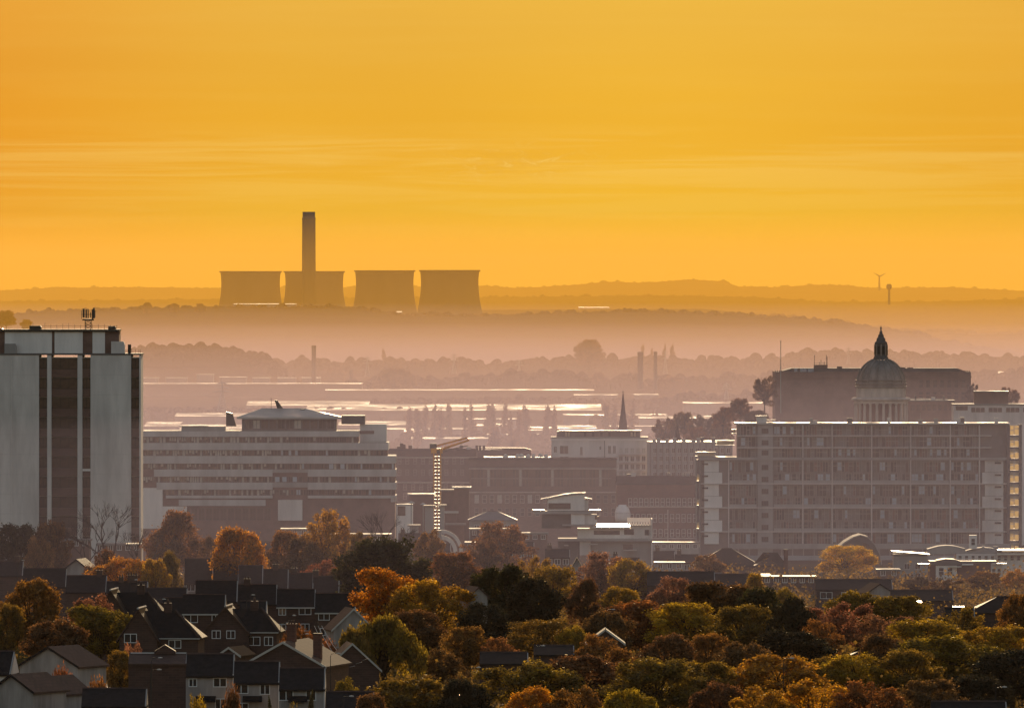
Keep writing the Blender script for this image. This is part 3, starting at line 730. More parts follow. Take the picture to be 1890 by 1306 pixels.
SH = [  # x0 x1 top bot Y label
 (262, 668, 706.5, 708, 9600, 'long mauve warehouse with plant boxes on its roof line', DULLR, 0.3),
 (600, 1096, 718, 720, 9000, 'long low warehouse with a thin sunlit edge behind the poplars', DULLR, 0.3),
 (455, 680, 740, 748, 7900, 'shallow-curved bright roof behind the office block penthouse', CREAM, 2.5),
 (565, 1110, 745.5, 757, 7400, 'huge cream ribbed roof behind the row of poplars', CREAM, 2.0),
 (323, 452, 762, 768, 6500, 'narrow blazing white roof left of the office penthouse', DULLR, 2.0),
 (266, 330, 778, 786, 5900, 'bright roofed shed beside the tower block', DULLR, 1.5),
 (300, 450, 783, 791, 5200, 'long pale roof just above the office block terrace', FARR, 1.5),
 (625, 755, 777, 784, 6100, 'white wedge of roof right of the office penthouse', DULLR, 2.0),
 (700, 870, 789, 792, 5900, 'thin bright roof edge below the poplars at the left', DULLR, 1.0),
 (855, 960, 771, 773, 6600, 'thin sunlit roof between the middle poplars', DULLR, 1.0),
 (880, 935, 781.5, 785, 6300, 'short bright roof above the dark bushy poplar', FARR, 1.0),
 (965, 1020, 787, 794, 6100, 'small glaring roof left of the white penthouse building', FARR, 2.0),
 (1030, 1100, 785, 790, 6000, 'bright roof just behind the white penthouse building', FARR, 1.5),
 (1040, 1230, 763.5, 766, 7000, 'long sunlit roof crossing behind the church spire', FARR, 1.0),
 (1180, 1260, 768, 771, 6800, 'sunlit roof right of the spire, second of a broken line', DULLR, 1.0),
 (1125, 1240, 784.5, 786.5, 6200, 'thin bright roof at the foot of the church spire', DULLR, 1.0),
 (1265, 1365, 735.5, 738, 8000, 'bright thin roof below the small pylon by the castle', DULLR, 1.0),
 (1262, 1420, 741, 744, 7700, 'broken bright roof line left of the castle tree', DULLR, 1.0),
 (1270, 1330, 767, 771, 6500, 'glaring low roof above the trees left of the flats', FARR, 1.5),
 (1275, 1312, 786, 789, 5900, 'small bright roof over the wood left of the flats', DULLR, 1.0),
 (1060, 1140, 727, 728.5, 9200, 'faint bright roof edge left of the twin stacks', DULLR, .5),
 (1170, 1215, 726.5, 728, 9100, 'faint bright roof edge below the twin stacks', DULLR, .5),
 (1790, 1990, 685.5, 688.5, 9400, 'long sunlit roof on the right behind the castle', FARR, .7),
 (1795, 1960, 697, 698.5, 9000, 'dull low shed right of the castle', DULLR, .5),
 (1068, 1125, 566.3, 567.6, 19500, 'tiny glinting roofs on the hill right of the cooling towers', DULLR, .5),
 (430, 545, 560, 561.2, 14480, 'thin glinting roof in front of the left cooling tower', DULLR, .5),
 (725, 741, 574.3, 576, 14480, 'tiny bright roof in front of the third cooling tower', DULLR, .5),
 (745, 775, 792, 800, 5600, 'dull pale roof right of the grey plant box', FARR, 1.0),
 (760, 900, 806, 809, 5200, 'low pale roof behind the crane jib', FARR, .8),
 (900, 1010, 800, 803, 5400, 'pale low roof right of the dark bushy poplar', WETF, .8),
]
for (x0, x1, t, b_, Y, lab, rm, pt) in SH:
    shed(x0, x1, t, b_, Y, lab, rm, DGREY if x1 - x0 > 390 else GREY, pt)
for i, (x0, x1, t) in enumerate([(262, 292, 697), (306, 345, 697), (363, 394, 691), (405, 455, 696), (466, 498, 697), (512, 546, 697), (558, 591, 697)]):
    Y = 10400; r_ = MB().box(-(x1 - x0) / 2 * Y / F, (x1 - x0) / 2 * Y / F, 0, 18, 0, (708 - t) * Y / F - .4)
    root = empty('rooftop_plant_box', (PX((x0 + x1) / 2, Y), Y, PZ(708, Y)), ['small plant box beside the tower block', 'long low plant box second from the tower block', 'tallest square plant box on the warehouse roof', 'long flat plant box right of the tallest one', 'plant box in the middle of the roof line', 'plant box left of the one carrying the tall thin stack', 'plant box carrying the tall thin stack'][i], 'plant box', 'boxes along the long warehouse roof')
    r_.build('casing', GREY, root); MB().box(-(x1 - x0) / 2 * Y / F - .5, (x1 - x0) / 2 * Y / F + .5, -.5, 18.5, (708 - t) * Y / F - .4, (708 - t) * Y / F + .2).build('lid', SHEET, root)
def stack(pc, top, base, w, Y, label, m=PALE, capm=None):
    s = Y / F; zb = PZ(base, Y); h = PZ(top, Y) - zb; r = w / 2 * s
    root = empty('factory_stack', (PX(pc, Y), Y + 8, zb), label, 'chimney')
    MB().lathe([(r * 1.1, -6), (r, h * .9)], 16).build('shaft', m, root)
    MB().lathe([(r * 1.08, h * .9 + .01), (r * 1.08, h * .97), (r * .9, h)], 16).build('cap', capm or DGREY, root)
stack(579, 637, 697, 8, 10380, 'tall thin factory stack with dark top', DGREY)
stack(648, 682, 700, 6, 10380, 'short dark stack at the end of the long warehouse', DGREY)
stack(1182, 649, 706, 10, 9300, 'left and thicker of the twin slim stacks', DGREY)
stack(1210, 648.5, 706, 6.5, 9300, 'right and thinner of the twin slim stacks', DGREY)
def pylon(pc, top, base, w, Y, label):
    s = Y / F; h = (base - top) * s; a = w / 2 * s
    root = empty('electricity_pylon', (PX(pc, Y), Y, PZ(base, Y)), label, 'pylon')
    b = MB(); r = 0.28
    for sx in (-1, 1):
        for sy in (-1, 1): b.tube([(sx * a * .5, sy * a * .5, 0), (sx * a * .12, sy * a * .12, h * .6), (0, 0, h)], r, 3)
    for i in range(7):
        t = i / 7 * .6; k = lerp(.5, .12, t / .6) * a; k2 = lerp(.5, .12, (t + .085) / .6) * a
        b.tube([(-k, -k, t * h), (k2, -k2, (t + .085) * h)], r * .7, 3); b.tube([(k, -k, t * h), (-k2, -k2, (t + .085) * h)], r * .7, 3)
    b.build('lattice_mast', STEEL, root)
    for k, zz in ((1.0, .62), (.8, .75), (.6, .88)): MB().tube([(-a * k, 0, h * zz), (0, 0, h * (zz + .05)), (a * k, 0, h * zz)], r * 1.2, 4).build('crossarm', STEEL, root)
for p in [(410, 702, 758, 34, 7600, 'large pylon over the mauve warehouse near the tower block'), (838, 651, 690, 18, 11000, 'small far pylon in the mist above the long shed'), (678, 656, 695, 20, 10600, 'far pylon right of the short dark stack'),
          (958, 664, 690, 16, 10900, 'far pylon standing in the belt of valley trees'), (1228, 645, 690, 16, 10900, 'far pylon right of the twin stacks'), (1341, 706, 737, 18, 8500, 'small pylon left of the castle tree'), (1566, 640, 672, 14, 11500, 'faint pylon left of the dome lantern')]:
    pylon(*p)
# wind turbine, control tower
Y = 24000; s = Y / F; zb = PZ(536, Y); h = PZ(510, Y) - zb
root = empty('wind_turbine', (PX(1623, Y), Y, zb), 'three-bladed wind turbine on the far skyline', 'wind turbine')
MB().lathe([(2.4, 0), (1.5, h)], 12).build('tower', CONC, root)
MB().box(-2, 2, -4, 5, h - 1, h + 2.4).build('nacelle', CONC, root)
for i, a in enumerate((148, 28, 268)):
    L_ = 14.5 * s; ca, sa = math.cos(R(a)), math.sin(R(a)); nx, nz = -sa, ca
    MB().prism_y([(nx * -.9, h + nz * -.9), (ca * L_ * .25 + nx * -1.8, h + sa * L_ * .25 + nz * -1.8), (ca * L_, h + sa * L_ - .3), (ca * L_ * .9, h + sa * L_ * .9 + .5), (nx * .9, h + nz * .9)], -5.2, -4.4).build('blade', CONC, root)
Y = 17500; s = Y / F; zb = PZ(562, Y); h = PZ(524, Y) - zb
root = empty('control_tower', (PX(1641, Y), Y, zb), 'slim tower with wide drum head below the wind turbine', 'tower')
MB().lathe([(2.4 * s, 0), (2.0 * s, h * .72)], 16).build('shaft', CONC, root)
MB().lathe([(2.0 * s, h * .721), (5 * s, h * .8), (5 * s, h * .88), (4 * s, h * .9)], 20).build('head', CONC, root)
MB().lathe([(5.4 * s, h * .901), (5.4 * s, h * .93), (3.6 * s, h * .96), (3.6 * s, h)], 20).build('cab', CONC, root)
# ------------------------------------------------------------------ poplars
PO = [(757, 745), (770, 752), (786, 744), (800, 741), (812, 748), (827, 741), (858, 748), (875, 741), (899, 738), (913, 743), (930, 741), (945, 758), (957, 750), (970, 746), (1010, 743), (1022, 747)]
for i, (px, t) in enumerate(PO):
    tree('column', i % 4, px, t, 13 + (i * 5) % 6, (CAMZ - 54) * F / (t - HZ), 'brown', '%s poplar from the left in the row before the cream roof' % ordn(i), 'row of poplars across the flats')
tree('column', 1, 1118, 740, 16, 6900, 'brown', 'left one of two hazy poplars left of the spire')
tree('column', 2, 1131, 744, 16, 6950, 'brown', 'right one of two hazy poplars left of the spire')
tree('column', 3, 1163, 738, 14, 6900, 'brown', 'hazy poplar close behind the right side of the spire')
tree('column', 0, 911, 782, 27, 6000, 'brown', 'dark bushy poplar in front of the pale row')
tree('column', 1, 938, 806, 9, 5400, 'brown', 'left of two short slim trees beside the dark poplar')
tree('column', 2, 947, 802, 10, 5400, 'brown', 'right of two short slim trees beside the dark poplar')
for i, (px, t, w) in enumerate([(710, 640, 9), (1187, 634, 9), (1200, 640, 8), (1222, 632, 8), (1244, 632, 12)]):
    tree('column', i % 4, px, t, w, 12500, 'brown', ['faint lone poplar right of the tall thin stack', 'faint poplar behind the thicker stack', 'faint poplar between the twin stacks', 'faint poplar just right of the twin stacks', 'broadest of the faint poplars right of the twin stacks'][i])

# ------------------------------------------------------------------ tower block, far left
Y = 2300; fr = Fr(105, 1085, Y)
T = empty('tower_block', fr.loc, 'tall pale tower block with dark window strips at the left edge', 'tower block')
top = fr.z(655); D = 14.0
strips = [(-44, -30), (72, 87), (95, 143), (152, 167), (242, 257)]
wb = MB(); edges = [-60] + [v for s_ in strips for v in s_] + [260]
for i in range(0, len(edges), 2): wb.box(fr.x(edges[i]), fr.x(edges[i + 1]), 0, D, 0, top)
for a, b_ in strips: wb.box(fr.x(a), fr.x(b_), 0.8, D - 0.8, 0, top - 0.5)
wb.build('wall', PALE, T)
rb = MB().box(fr.x(-60) - .15, fr.x(260) + .15, -.15, D + .15, top + .01, top + 0.35)
rb.build('roof', DGREY, T)
MB().box(fr.x(21.5), fr.x(22.3), -0.12, -0.01, 0, top - 1).build('downpipe', WHITE, T)
for (a, b_) in strips:
    for k in range(13):
        y0 = 660 + k * 36.5
        wn_ = window(T, fr.x((a + b_) / 2), fr.z(y0 + 21), fr.s * (b_ - a) - .06, fr.s * 20.5, 0.62, 'three' if b_ - a > 20 else 'two', fm=BLACK, gm=GLASSB)
        sp = MB().box(-fr.s * (b_ - a) / 2 + .03, fr.s * (b_ - a) / 2 - .03, 0, .2, 0, fr.s * 15)
        sp.build('spandrel', BROWN, T, loc=(fr.x((a + b_) / 2), 0.5, fr.z(y0 + 36.2)))
MB().box(fr.x(152) + .02, fr.x(167) - .02, .12, .6, fr.z(869), fr.z(865)).build('ledge', WHITE, T)
q = MB()
for k in range(13):
    for (a_, b2) in ((-30, 72), (167.4, 241.6)): q.box(fr.x(a_), fr.x(b2), -.03, -.004, fr.z(655 + k * 36.5) - .04, fr.z(655 + k * 36.5))
q.build('panel_joints', BAND, T)
# penthouse storey
pz = fr.z(612)
pb = MB()
for a, b_ in ((8, 95), (100, 152), (170, 193)): pb.box(fr.x(a), fr.x(b_), 2.0, D - 2, top + .35, pz)
P_ = pb.build('penthouse_wall', WHITE, T)
for a, b_ in ((-50, 8), (95, 100), (152, 170), (193, 219)): MB().box(fr.x(a), fr.x(b_), 2.3, D - 2.3, top + .35, pz).build('penthouse_dark_panel', BROWN, T)
MB().box(fr.x(-55), fr.x(220), 1.5, D - 1.5, pz + .01, pz + .5).build('penthouse_roof', BLACK, T)
for (a, b_, t, bt, y_, m_, nm) in ((8, 30, 634, 655, .4, GREY, 'plant_room'), (205, 230, 630, 655, .5, PALE, 'plant_room'), (52, 74, 601, 611, 6, BLACK, 'tank'), (198, 212, 602, 611, 5, BLACK, 'tank'), (-30, 4, 606, 611, 6, BLACK, 'tank')):
    q = MB(); h_ = (bt - t) * fr.s; w_ = (b_ - a) * fr.s / 2
    q.prism_y([(-w_, 0), (w_, 0), (w_, h_ * .75), (w_ * .8, h_), (-w_, h_)], 0, 3)
    q.box(-w_ - .1, w_ + .1, -.1, 3.1, -.02, .25)
    q.build(nm, m_, T, loc=(fr.x((a + b_) / 2), y_, fr.z(bt)))
q = MB()
for i in range(15):
    px = 60 + i * 11; hgt = random.Random(i).uniform(.8, 1.4); q.box(fr.x(px) - .03, fr.x(px) + .03, 2.2, 2.26, pz + .5, pz + .5 + hgt)
q.box(fr.x(55), fr.x(216), 2.2, 2.25, pz + 1.15, pz + 1.2)
q.build('roof_railing', BLACK, T)
q = MB()
for px in (236, 243, 250, 256, 259): q.box(fr.x(px) - .03, fr.x(px) + .03, 1.2, 1.26, top + .3, top + 1.2)
q.tube([(fr.x(238), 3, top + .3), (fr.x(238), 3, top + 2.2)], .35, 8); q.tube([(fr.x(238), 3, top + 1.3), (fr.x(241), 3, top + 1.3)], .22, 6)
q.build('vent_pipe', BLACK, T)
# phone mast on the roof
mz = pz + .5; mr = empty('antenna_mast', (PX(160, Y), Y + 8, fr.loc[2] + mz), 'black lattice mast with a ring of panel antennas on the tower block roof', 'antenna mast')
q = MB(); hm = 17 * fr.s
for sx in (-.62, .62):
    for sy in (-.5, .5): q.tube([(sx, sy, 0), (sx, sy, hm)], .07, 4)
for k in range(3):
    z0 = hm * k / 3; z1 = hm * (k + 1) / 3
    q.tube([(-.62, -.5, z0), (.62, -.5, z1)], .05, 4); q.tube([(.62, -.5, z0), (-.62, -.5, z1)], .05, 4)
q.build('lattice', BLACK, mr)
q = MB().tube([(-1.25, 0, hm), (1.25, 0, hm)], .1, 5); q.lathe([(.9, hm), (1.15, hm + .1), (1.15, hm + .22), (.3, hm + .25)], 12)
q.build('platform', BLACK, mr)
for dx, w_, z0, z1 in ((-1.4, .09, .2, 2.0), (-.95, .42, .5, 2.35), (-.4, .32, .4, 2.2), (0, .2, .4, 2.3), (.5, .16, .5, 1.6), (.9, .3, .1, 2.2), (1.2, .34, .3, 2.55), (1.45, .12, .5, 2.0)):
    MB().box(dx - w_ / 2, dx + w_ / 2, -.15, .15, hm + z0, hm + z1).build('panel_antenna', BLACK, mr)
MB().box(-1.5, 1.5, -.04, .04, hm + 1.1, hm + 1.2).build('antenna_rail', BLACK, mr)
# ------------------------------------------------------------------ wide office block
Y = 2650; fr = Fr(498, 1045, Y)
O = empty('office_block', fr.loc, 'wide white-banded office block stepping down on its right end', 'office block')
D = 22.0
def ob(b, x0, x1, t, bt, y0=0.0, y1=None): b.box(fr.x(x0), fr.x(x1), y0, y1 if y1 else D, fr.z(bt), fr.z(t)); return b
core = MB(); ob(core, 262, 661, 796, 817, .9, D - .8); ob(core, 262, 715, 817.5, 841, .9, D - .9); ob(core, 262, 729, 841.5, 1045, .9, D - 1)
core.build('wall', BROWN, O)
sp_rows = [(795.7, 805.7, 262, 663), (817, 830, 262, 717), (841, 855, 262, 730), (866, 879, 284, 503), (866, 879, 568, 731), (890, 903, 289, 503), (890, 903, 568, 731), (914, 919, 306, 503), (914, 919, 568, 731), (922, 933, 330, 490)]
for (t, bt, a, b_) in sp_rows:
    ob(MB(), a, b_, t, bt, 0, D - .2 if b_ > 600 else .95).build('white_band', BAND, O)
ob(MB(), 503.2, 567.8, 866, 872, .3, .95).build('white_band', GREY, O); ob(MB(), 503.2, 567.8, 890, 899, .3, .95).build('white_band', GREY, O)
rng = random.Random(4)
for (t, bt, x0, x1) in [(806, 816.6, 264, 661), (830.4, 840.6, 264, 714), (855.4, 865.6, 264, 728), (879.4, 889.6, 264, 729), (903.4, 913.6, 288, 729)]:
    px = x0
    while px < x1 - 6:
        w_ = min(rng.choice((12.0, 14.0, 18.0)), x1 - px)
        b = MB(); wm = w_ * fr.s; h_ = (bt - t) * fr.s
        b.box(0.04, wm - .04, 0, .1, 0, h_, 0)
        n_ = int(w_ / 4.5)
        for i in range(n_):
            q = rng.random(); lo = rng.choice((0, 0, .3, .5)); xa = .08 + (wm - .16) * i / n_; xb = .08 + (wm - .16) * (i + 1) / n_ - .1
            left = px < 500
            if q < (.5 if left else .14): b.box(xa, xb, -.05, -.01, h_ * lo, h_ * .96, 1)
            elif q < .2 and not left: b.box(xa, xb, -.05, -.01, 0.1, h_ * .98, 2)
            elif q < .75: b.box(xa, xb, -.03, -.01, 0.1, h_ * .95, 3)
        for i in range(n_ + 1): b.box((wm - .1) * i / n_, (wm - .1) * i / n_ + .08, -.12, -.06, 0, h_, 4)
        b.build('window', [GLASSB, BLIND, BLUEP, GLASS, DGREY], O, loc=(fr.x(px), .75, fr.z(bt)))
        px += w_
for px in (512, 525, 544, 611, 632): MB().box(-.5, .5, 0, .2, 0, 1.2).build('light_panel', BLUEP, O, loc=(fr.x(px), .4, fr.z(889 if px < 600 else 865)))
for i in range(13):
    px = 345 + i * 13.5
    if 503 < px < 560: continue
    window(O, fr.x(px), fr.z(960), 1.5, 3.0, .86, 'two', fm=DGREY, gm=GLASSB)
ob(MB(), 262, 300, 900, 975, .1, .95).build('side_panel', WHITE, O); ob(MB(), 300.2, 345, 934, 972, .3, .95).build('side_panel', WHITE, O)
ob(MB(), 513, 558, 922, 960, .2, .95).build('side_panel', PALE, O)
# right-end balconies
for i, t in enumerate((841, 866, 890, 914)):
    b = MB(); n = 10; cx, cyy = fr.x(722), 4.0
    pts = [(cx + 1.35 * math.sin(math.pi * k / n), cyy - 4.0 * math.cos(math.pi * k / n)) for k in range(n + 1)]
    b.prism_z([(cx - .1, 0)] + pts + [(cx - .1, 8)], fr.z(t + 12), fr.z(t) - .05)
    b.build('balcony', BAND, O)
ob(MB(), 262, 661.5, 795, 795.7, .5, D - .5).build('roof', WETF, O); ob(MB(), 663.2, 716, 816.2, 817, .5, D - .5).build('roof', WETF, O)
for (a, b_, t) in ((625, 663, 790), (664, 717, 813)):
    q = MB(); k = int((b_ - a) / 3)
    for i in range(k + 1): q.box(fr.x(a + i * 3) - .04, fr.x(a + i * 3) + .04, .3, .38, fr.z(795.6 if a < 650 else 816.8), fr.z(t))
    q.box(fr.x(a), fr.x(b_), .28, .4, fr.z(t + .4), fr.z(t)); q.build('roof_railing', SHEET, O)
# penthouse with overhanging hipped roof
b = MB(); ob(b, 446, 620, 772, 795, 2, D - 3); b.build('penthouse_wall', DGREY, O)
for i in range(11):
    window(O, fr.x(458 + i * 15.2), fr.z(791.5), 1.75, 2.2, 1.95, 'two', fm=DGREY, gm=[GLASS, GLASSB, BLIND][i * 7 % 5 % 3])
rb = MB(); z0, z1 = fr.z(769.5), fr.z(754); a, c = fr.x(437), fr.x(629); a2, c2 = fr.x(482), fr.x(560); y0, y1, ym = 0.6, D - 1.6, D / 2
A, B_, Cc, Dd, E, G = (a, y0, z0), (c, y0, z0), (c, y1, z0), (a, y1, z0), (a2, ym, z1), (c2, ym, z1)
rb.face([A, B_, G, E]).face([Cc, Dd, E, G]).face([B_, Cc, G]).face([Dd, A, E]); rb.box(a, c, y0, y1, fr.z(773), z0 - .01)
rb.build('penthouse_roof', SHEET, O)
ob(MB(), 629.5, 673, 767, 783, 5, 15).build('plant_room', DGREY, O); ob(MB(), 664, 713, 783, 816, 6, 15).build('plant_room', PALE, O)
ob(MB(), 662, 690, 795, 801, 5.9, 5.99).build('louvre', BROWN, O)
ob(MB(), 334, 415, 787, 795, 4, 10).build('plant_room', GREY, O)
ob(MB(), 330, 383, 785.5, 787, 3.6, 10.4).build('plant_room_roof', SHEET, O)
for pts in ([(416, 783), (434, 783), (428, 762), (416, 760)],):
    MB().prism_y([(fr.x(p), fr.z(q)) for p, q in [(416, 787), (435, 787), (428, 763), (416, 760)]], 6, 8).build('fin', BLACK, O)
MB().prism_y([(fr.x(p), fr.z(q)) for p, q in [(510, 754), (521, 754), (510, 739), (505, 738)]], 9, 9.8).build('fin', BLACK, O)
MB().box(fr.x(553), fr.x(562), 9, 10, fr.z(764), fr.z(755)).build('roof_vent', BLACK, O)
MB().tube([(fr.x(499), 9, fr.z(756)), (fr.x(499), 9, fr.z(735))], .05, 4).build('aerial', BLACK, O)
# ------------------------------------------------------------------ brick mills, centre
def mill(x0, x1, top, Y, label, wall, rows, name='mill_building', depth=18, roof=WETF, roofz=None, edge=None, group=None, wsize=(1.1, 1.9), fm=None, gm=None, style='sash', base=None, par=0):
    root, fr = flat_block(x0, x1, top, Y, label, wall=wall, roof=roof, depth=depth, name=name, eaves=.15, base=base)
    for (ry, a, b_, n, ws) in rows:
        for i in range(n):
            window(root, fr.x(a + (b_ - a) * (i + .5) / n), fr.z(ry) - ws[1], ws[0], ws[1], 0, style, fm=fm or FRAMEW, gm=gm or GLASSB)
    if edge:
        for e in edge: MB().box(fr.x(x0) - .1, fr.x(x1) + .1, -.25, -.005, fr.z(e) - .3, fr.z(e)).build('string_course', STONE, root)
    return root, fr
m1, f1 = mill(716, 880, 829, 3080, 'dark plain brick mill behind the crane', BR_DARK, roof=MATTE, rows=[(845, 730, 860, 9, (1.0, 1.7)), (866, 730, 860, 9, (1.0, 1.7)), (893, 740, 860, 8, (1.0, 1.7)), (910, 740, 860, 8, (1.0, 1.7)), (928, 740, 860, 8, (1.0, 1.7))], edge=[889, 843], fm=GREY)
for a, t in ((745, 820), (757, 822), (741, 818)): MB().box(f1.x(a) - .5, f1.x(a) + .5, 4, 5, f1.z(829), f1.z(t)).build('chimney', BR_DARK, m1)
MB().box(f1.x(732), f1.x(745), 6, 9, f1.z(829), f1.z(824)).build('plant_room', BR_DARK, m1)
m1b, _f = flat_block(835, 980, 830, 3200, 'dark low-pitched roof building right of the crane jib', wall=BR_DARK, roof=SLATE, depth=12, name='mill_building')
MB().prism_y([(_f.x(940), _f.z(829.9)), (_f.x(981), _f.z(829.9)), (_f.x(968), _f.z(826.5)), (_f.x(880), _f.z(826))], 1, 11).build('roof_gable', SLATE, m1b)
for a in (880, 886, 893): MB().box(_f.x(a) - .4, _f.x(a) + .4, 4, 5, _f.z(830), _f.z(822)).build('chimney', BR_DARK, m1b)
m2, f2 = mill(866, 1138, 846, 2960, 'long brick mill with glazed upper storey and dentilled eaves', BR_BROWN, [], edge=[863.5, 907], depth=22, roof=MATTE)
for i in range(44):
    px = 872 + i * 5.9
    MB().box(-.33, .33, 0, .12, 0, 4.4).box(-.38, .38, -.05, -.005, 2.0, 2.2, 1).build('window', [GLASS if i * 5 % 7 < 4 else (BLIND if i % 5 == 0 else GLASSB), GREY], m2, loc=(f2.x(px), -.1, f2.z(897)))
for i in range(19): window(m2, f2.x(880 + i * 14), f2.z(928), 1.15, 2.2, 0, 'sash', gm=BLIND if i * 5 % 7 < 2 and i < 9 else GLASS, fm=PALE if i < 9 else GREY)
for i in range(19): window(m2, f2.x(880 + i * 14), f2.z(952), 1.15, 2.2, 0, 'sash', gm=GLASS, fm=GREY)
q = MB(); 
A = (f2.x(866), -.3, f2.z(863)); B_ = (f2.x(1140), -.3, f2.z(863)); E = (f2.x(905), 5, f2.z(846)); G = (f2.x(1117), 5, f2.z(846))
q.face([A, B_, G, E]); q.face([A, E, (f2.x(905), 22, f2.z(846)), (f2.x(866), 22, f2.z(863))]); q.face([B_, (f2.x(1140), 22, f2.z(863)), (f2.x(1117), 22, f2.z(846)), G])
q.build('mansard_slope', MATTE, m2)
q = MB().box(f2.x(893), f2.x(1017), 6, 21, f2.z(846) - .1, f2.z(844)); q.build('upper_flat_roof', SHEET, m2)
for i, (a, r_) in enumerate(((933, 5), (955, 4), (962, 6), (975, 5), (985, 4), (998, 5), (1008, 4))):
    MB().lathe([(r_ * f2.s, 0), (r_ * .9 * f2.s, .35), (r_ * .5 * f2.s, .75), (0.05, .9)], 14).build('domed_skylight', SHEET, m2, loc=(f2.x(a), 8 + i % 3 * 3, f2.z(843.9)))
# cream building with penthouse
m3, f3 = flat_block(1018, 1195, 806, 3040, 'cream thirties block with set-back penthouse in front of the spire', wall=PALE, roof=WETF, depth=16, name='apartment_building', eaves=.25)
b = MB().box(f3.x(1028), f3.x(1182), 3, 13, f3.z(806), f3.z(796)); b.build('penthouse_wall', DGREY, m3)
b = MB().box(f3.x(1033), f3.x(1184), 1, 15, f3.z(796) + .01, f3.z(794.3)); b.build('penthouse_roof', SHEET, m3)
for a in (1045, 1050, 1080, 1095, 1110, 1125, 1166, 1172): MB().box(-.32, .32, 0, .1, 0, 1.2).build('window', FROST if a in (1045, 1050, 1166, 1172) else GLASS, m3, loc=(f3.x(a), 2.9, f3.z(805.5)))
MB().box(f3.x(1017), f3.x(1196), -.35, -.005, f3.z(812.5), f3.z(810)).build('cornice', WHITE, m3)
for (a, t, w_, h_, g_) in ((1025, 823, .9, 1.8, GLASSB), (1041, 822, 2.4, 2.3, GLASSB), (1073, 824, .7, 2.4, BROWN), (1108, 823, .5, 1.0, GLASS), (1125, 822, .8, 2.2, GLASSB), (1134, 822, .8, 2.2, GLASSB), (1041, 842, 2.4, 1.2, GLASSB)):
    window(m3, f3.x(a), f3.z(t) - h_, w_, h_, 0, 'two', fm=PALE, gm=g_)
MB().box(f3.x(1115), f3.x(1116.5), -.2, -.01, f3.z(870), f3.z(813)).build('downpipe', DGREY, m3)
for r_ in range(5):
    for i in range(5): window(m3, f3.x(1146 + i * 10.5), f3.z(836 + r_ * 15), 1.1, 1.5, 0, 'two', fm=PALE, gm=(BLIND, GLASSB, GLASS)[(i * 3 + r_ * 5) % 3])
    MB().box(f3.x(1141), f3.x(1194), -1.0, -.08, f3.z(838.5 + r_ * 15), f3.z(837.6 + r_ * 15)).build('balcony', PALE, m3)
# right-hand block with sunlit flat roof
m4, f4 = mill(1196, 1352, 815, 3010, 'gridded block with a dazzling roof edge left of the flats', GREY, [(826 + 15 * k, 1203, 1350, 13, (1.0, 1.5)) for k in range(5)], roof=SHEET, depth=26, fm=PALE, name='office_building', style='two')
for i in range(14): MB().box(f4.x(1200 + i * 11.4), f4.x(1201 + i * 11.4), -.3, -.008, f4.z(905), f4.z(818)).build('pier', BROWN, m4)
for i, a in enumerate((1208, 1216, 1232, 1246, 1263, 1290)): MB().box(-.5, .5, 0, 1.2, 0, .7 + .3 * (i % 2)).build('roof_vent', GREY, m4, loc=(f4.x(a), 3 + i, f4.z(815)))
# victorian brick block
m5, f5 = mill(1138, 1292, 892, 2860, 'brick block with two rows of pale sash windows left of the flats', BR_RED, [(919, 1158, 1288, 13, (.95, 2.0)), (948, 1140, 1288, 14, (.95, 2.2)), (976, 1140, 1288, 14, (.95, 2.0))], edge=[934, 992], roof=MATTE, depth=14)
q = MB().prism_x([(-.4, f5.z(892)), (5, f5.z(879)), (14, f5.z(879)), (14, f5.z(892))], f5.x(1138), f5.x(1292)); q.build('mansard_slope', MATTE, m5)
MB().box(f5.x(1232), f5.x(1233.5), -.25, -.01, 0, f5.z(940)).build('downpipe', PALE, m5)
sp = empty('dome_pavilion', (PX(1149, 2845), 2845, PZ(962, 2845)), 'round white ribbed dome pavilion against the brick block', 'dome')
k = 2845 / F
MB().lathe([(13 * k, 0), (14 * k, 8 * k), (14.2 * k, 16 * k), (12 * k, 24 * k), (7.5 * k, 29 * k), (1, 31 * k)], 20).build('dome', WHITE, sp, smooth=True)
MB().lathe([(14.5 * k, 15 * k), (15 * k, 16 * k), (14.5 * k, 17 * k)], 20, cap=False).build('ring', PALE, sp)
MB().lathe([(6 * k, -40 * k), (6 * k, 0)], 10).build('drum', PALE, sp)
# spires
def spire(pc, top, base, w, Y, label, m=DGREY, tower=True):
    s = Y / F; zb = PZ(base, Y); h = PZ(top, Y) - zb; g = ground_z(PX(pc, Y), Y); r = w / 2 * s
    root = empty('church_steeple', (PX(pc, Y), Y, g), label, 'church steeple')
    z0 = zb - g
    MB().box(-r * 1.15, r * 1.15, -r * 1.15, r * 1.15, -1, z0).build('tower', SANDS, root)
    MB().lathe([(r * 1.08, z0 + .01), (r * .92, z0 + h * .05), (r * .45, z0 + h * .5), (.12, z0 + h * .95)], 8).build('spire', m, root)
    q = MB().box(-.06, .06, -.06, .06, z0 + h * .94, z0 + h * 1.0); q.box(-.4, .4, -.05, .05, z0 + h * .97, z0 + h * .98); q.build('cross', BLACK, root)
    for sx in (-1, 1): MB().lathe([(r * .16, z0), (r * .15, z0 + h * .04), (.02, z0 + h * .12)], 6, (sx * r, -r)).build('pinnacle', SANDS, root)
spire(1150, 721, 797, 19, 3350, 'tall slender church spire above the cream penthouse', SANDS)
spire(1250, 779, 813, 16, 3060, 'short dark pointed turret roof right of the spire', SLATE)
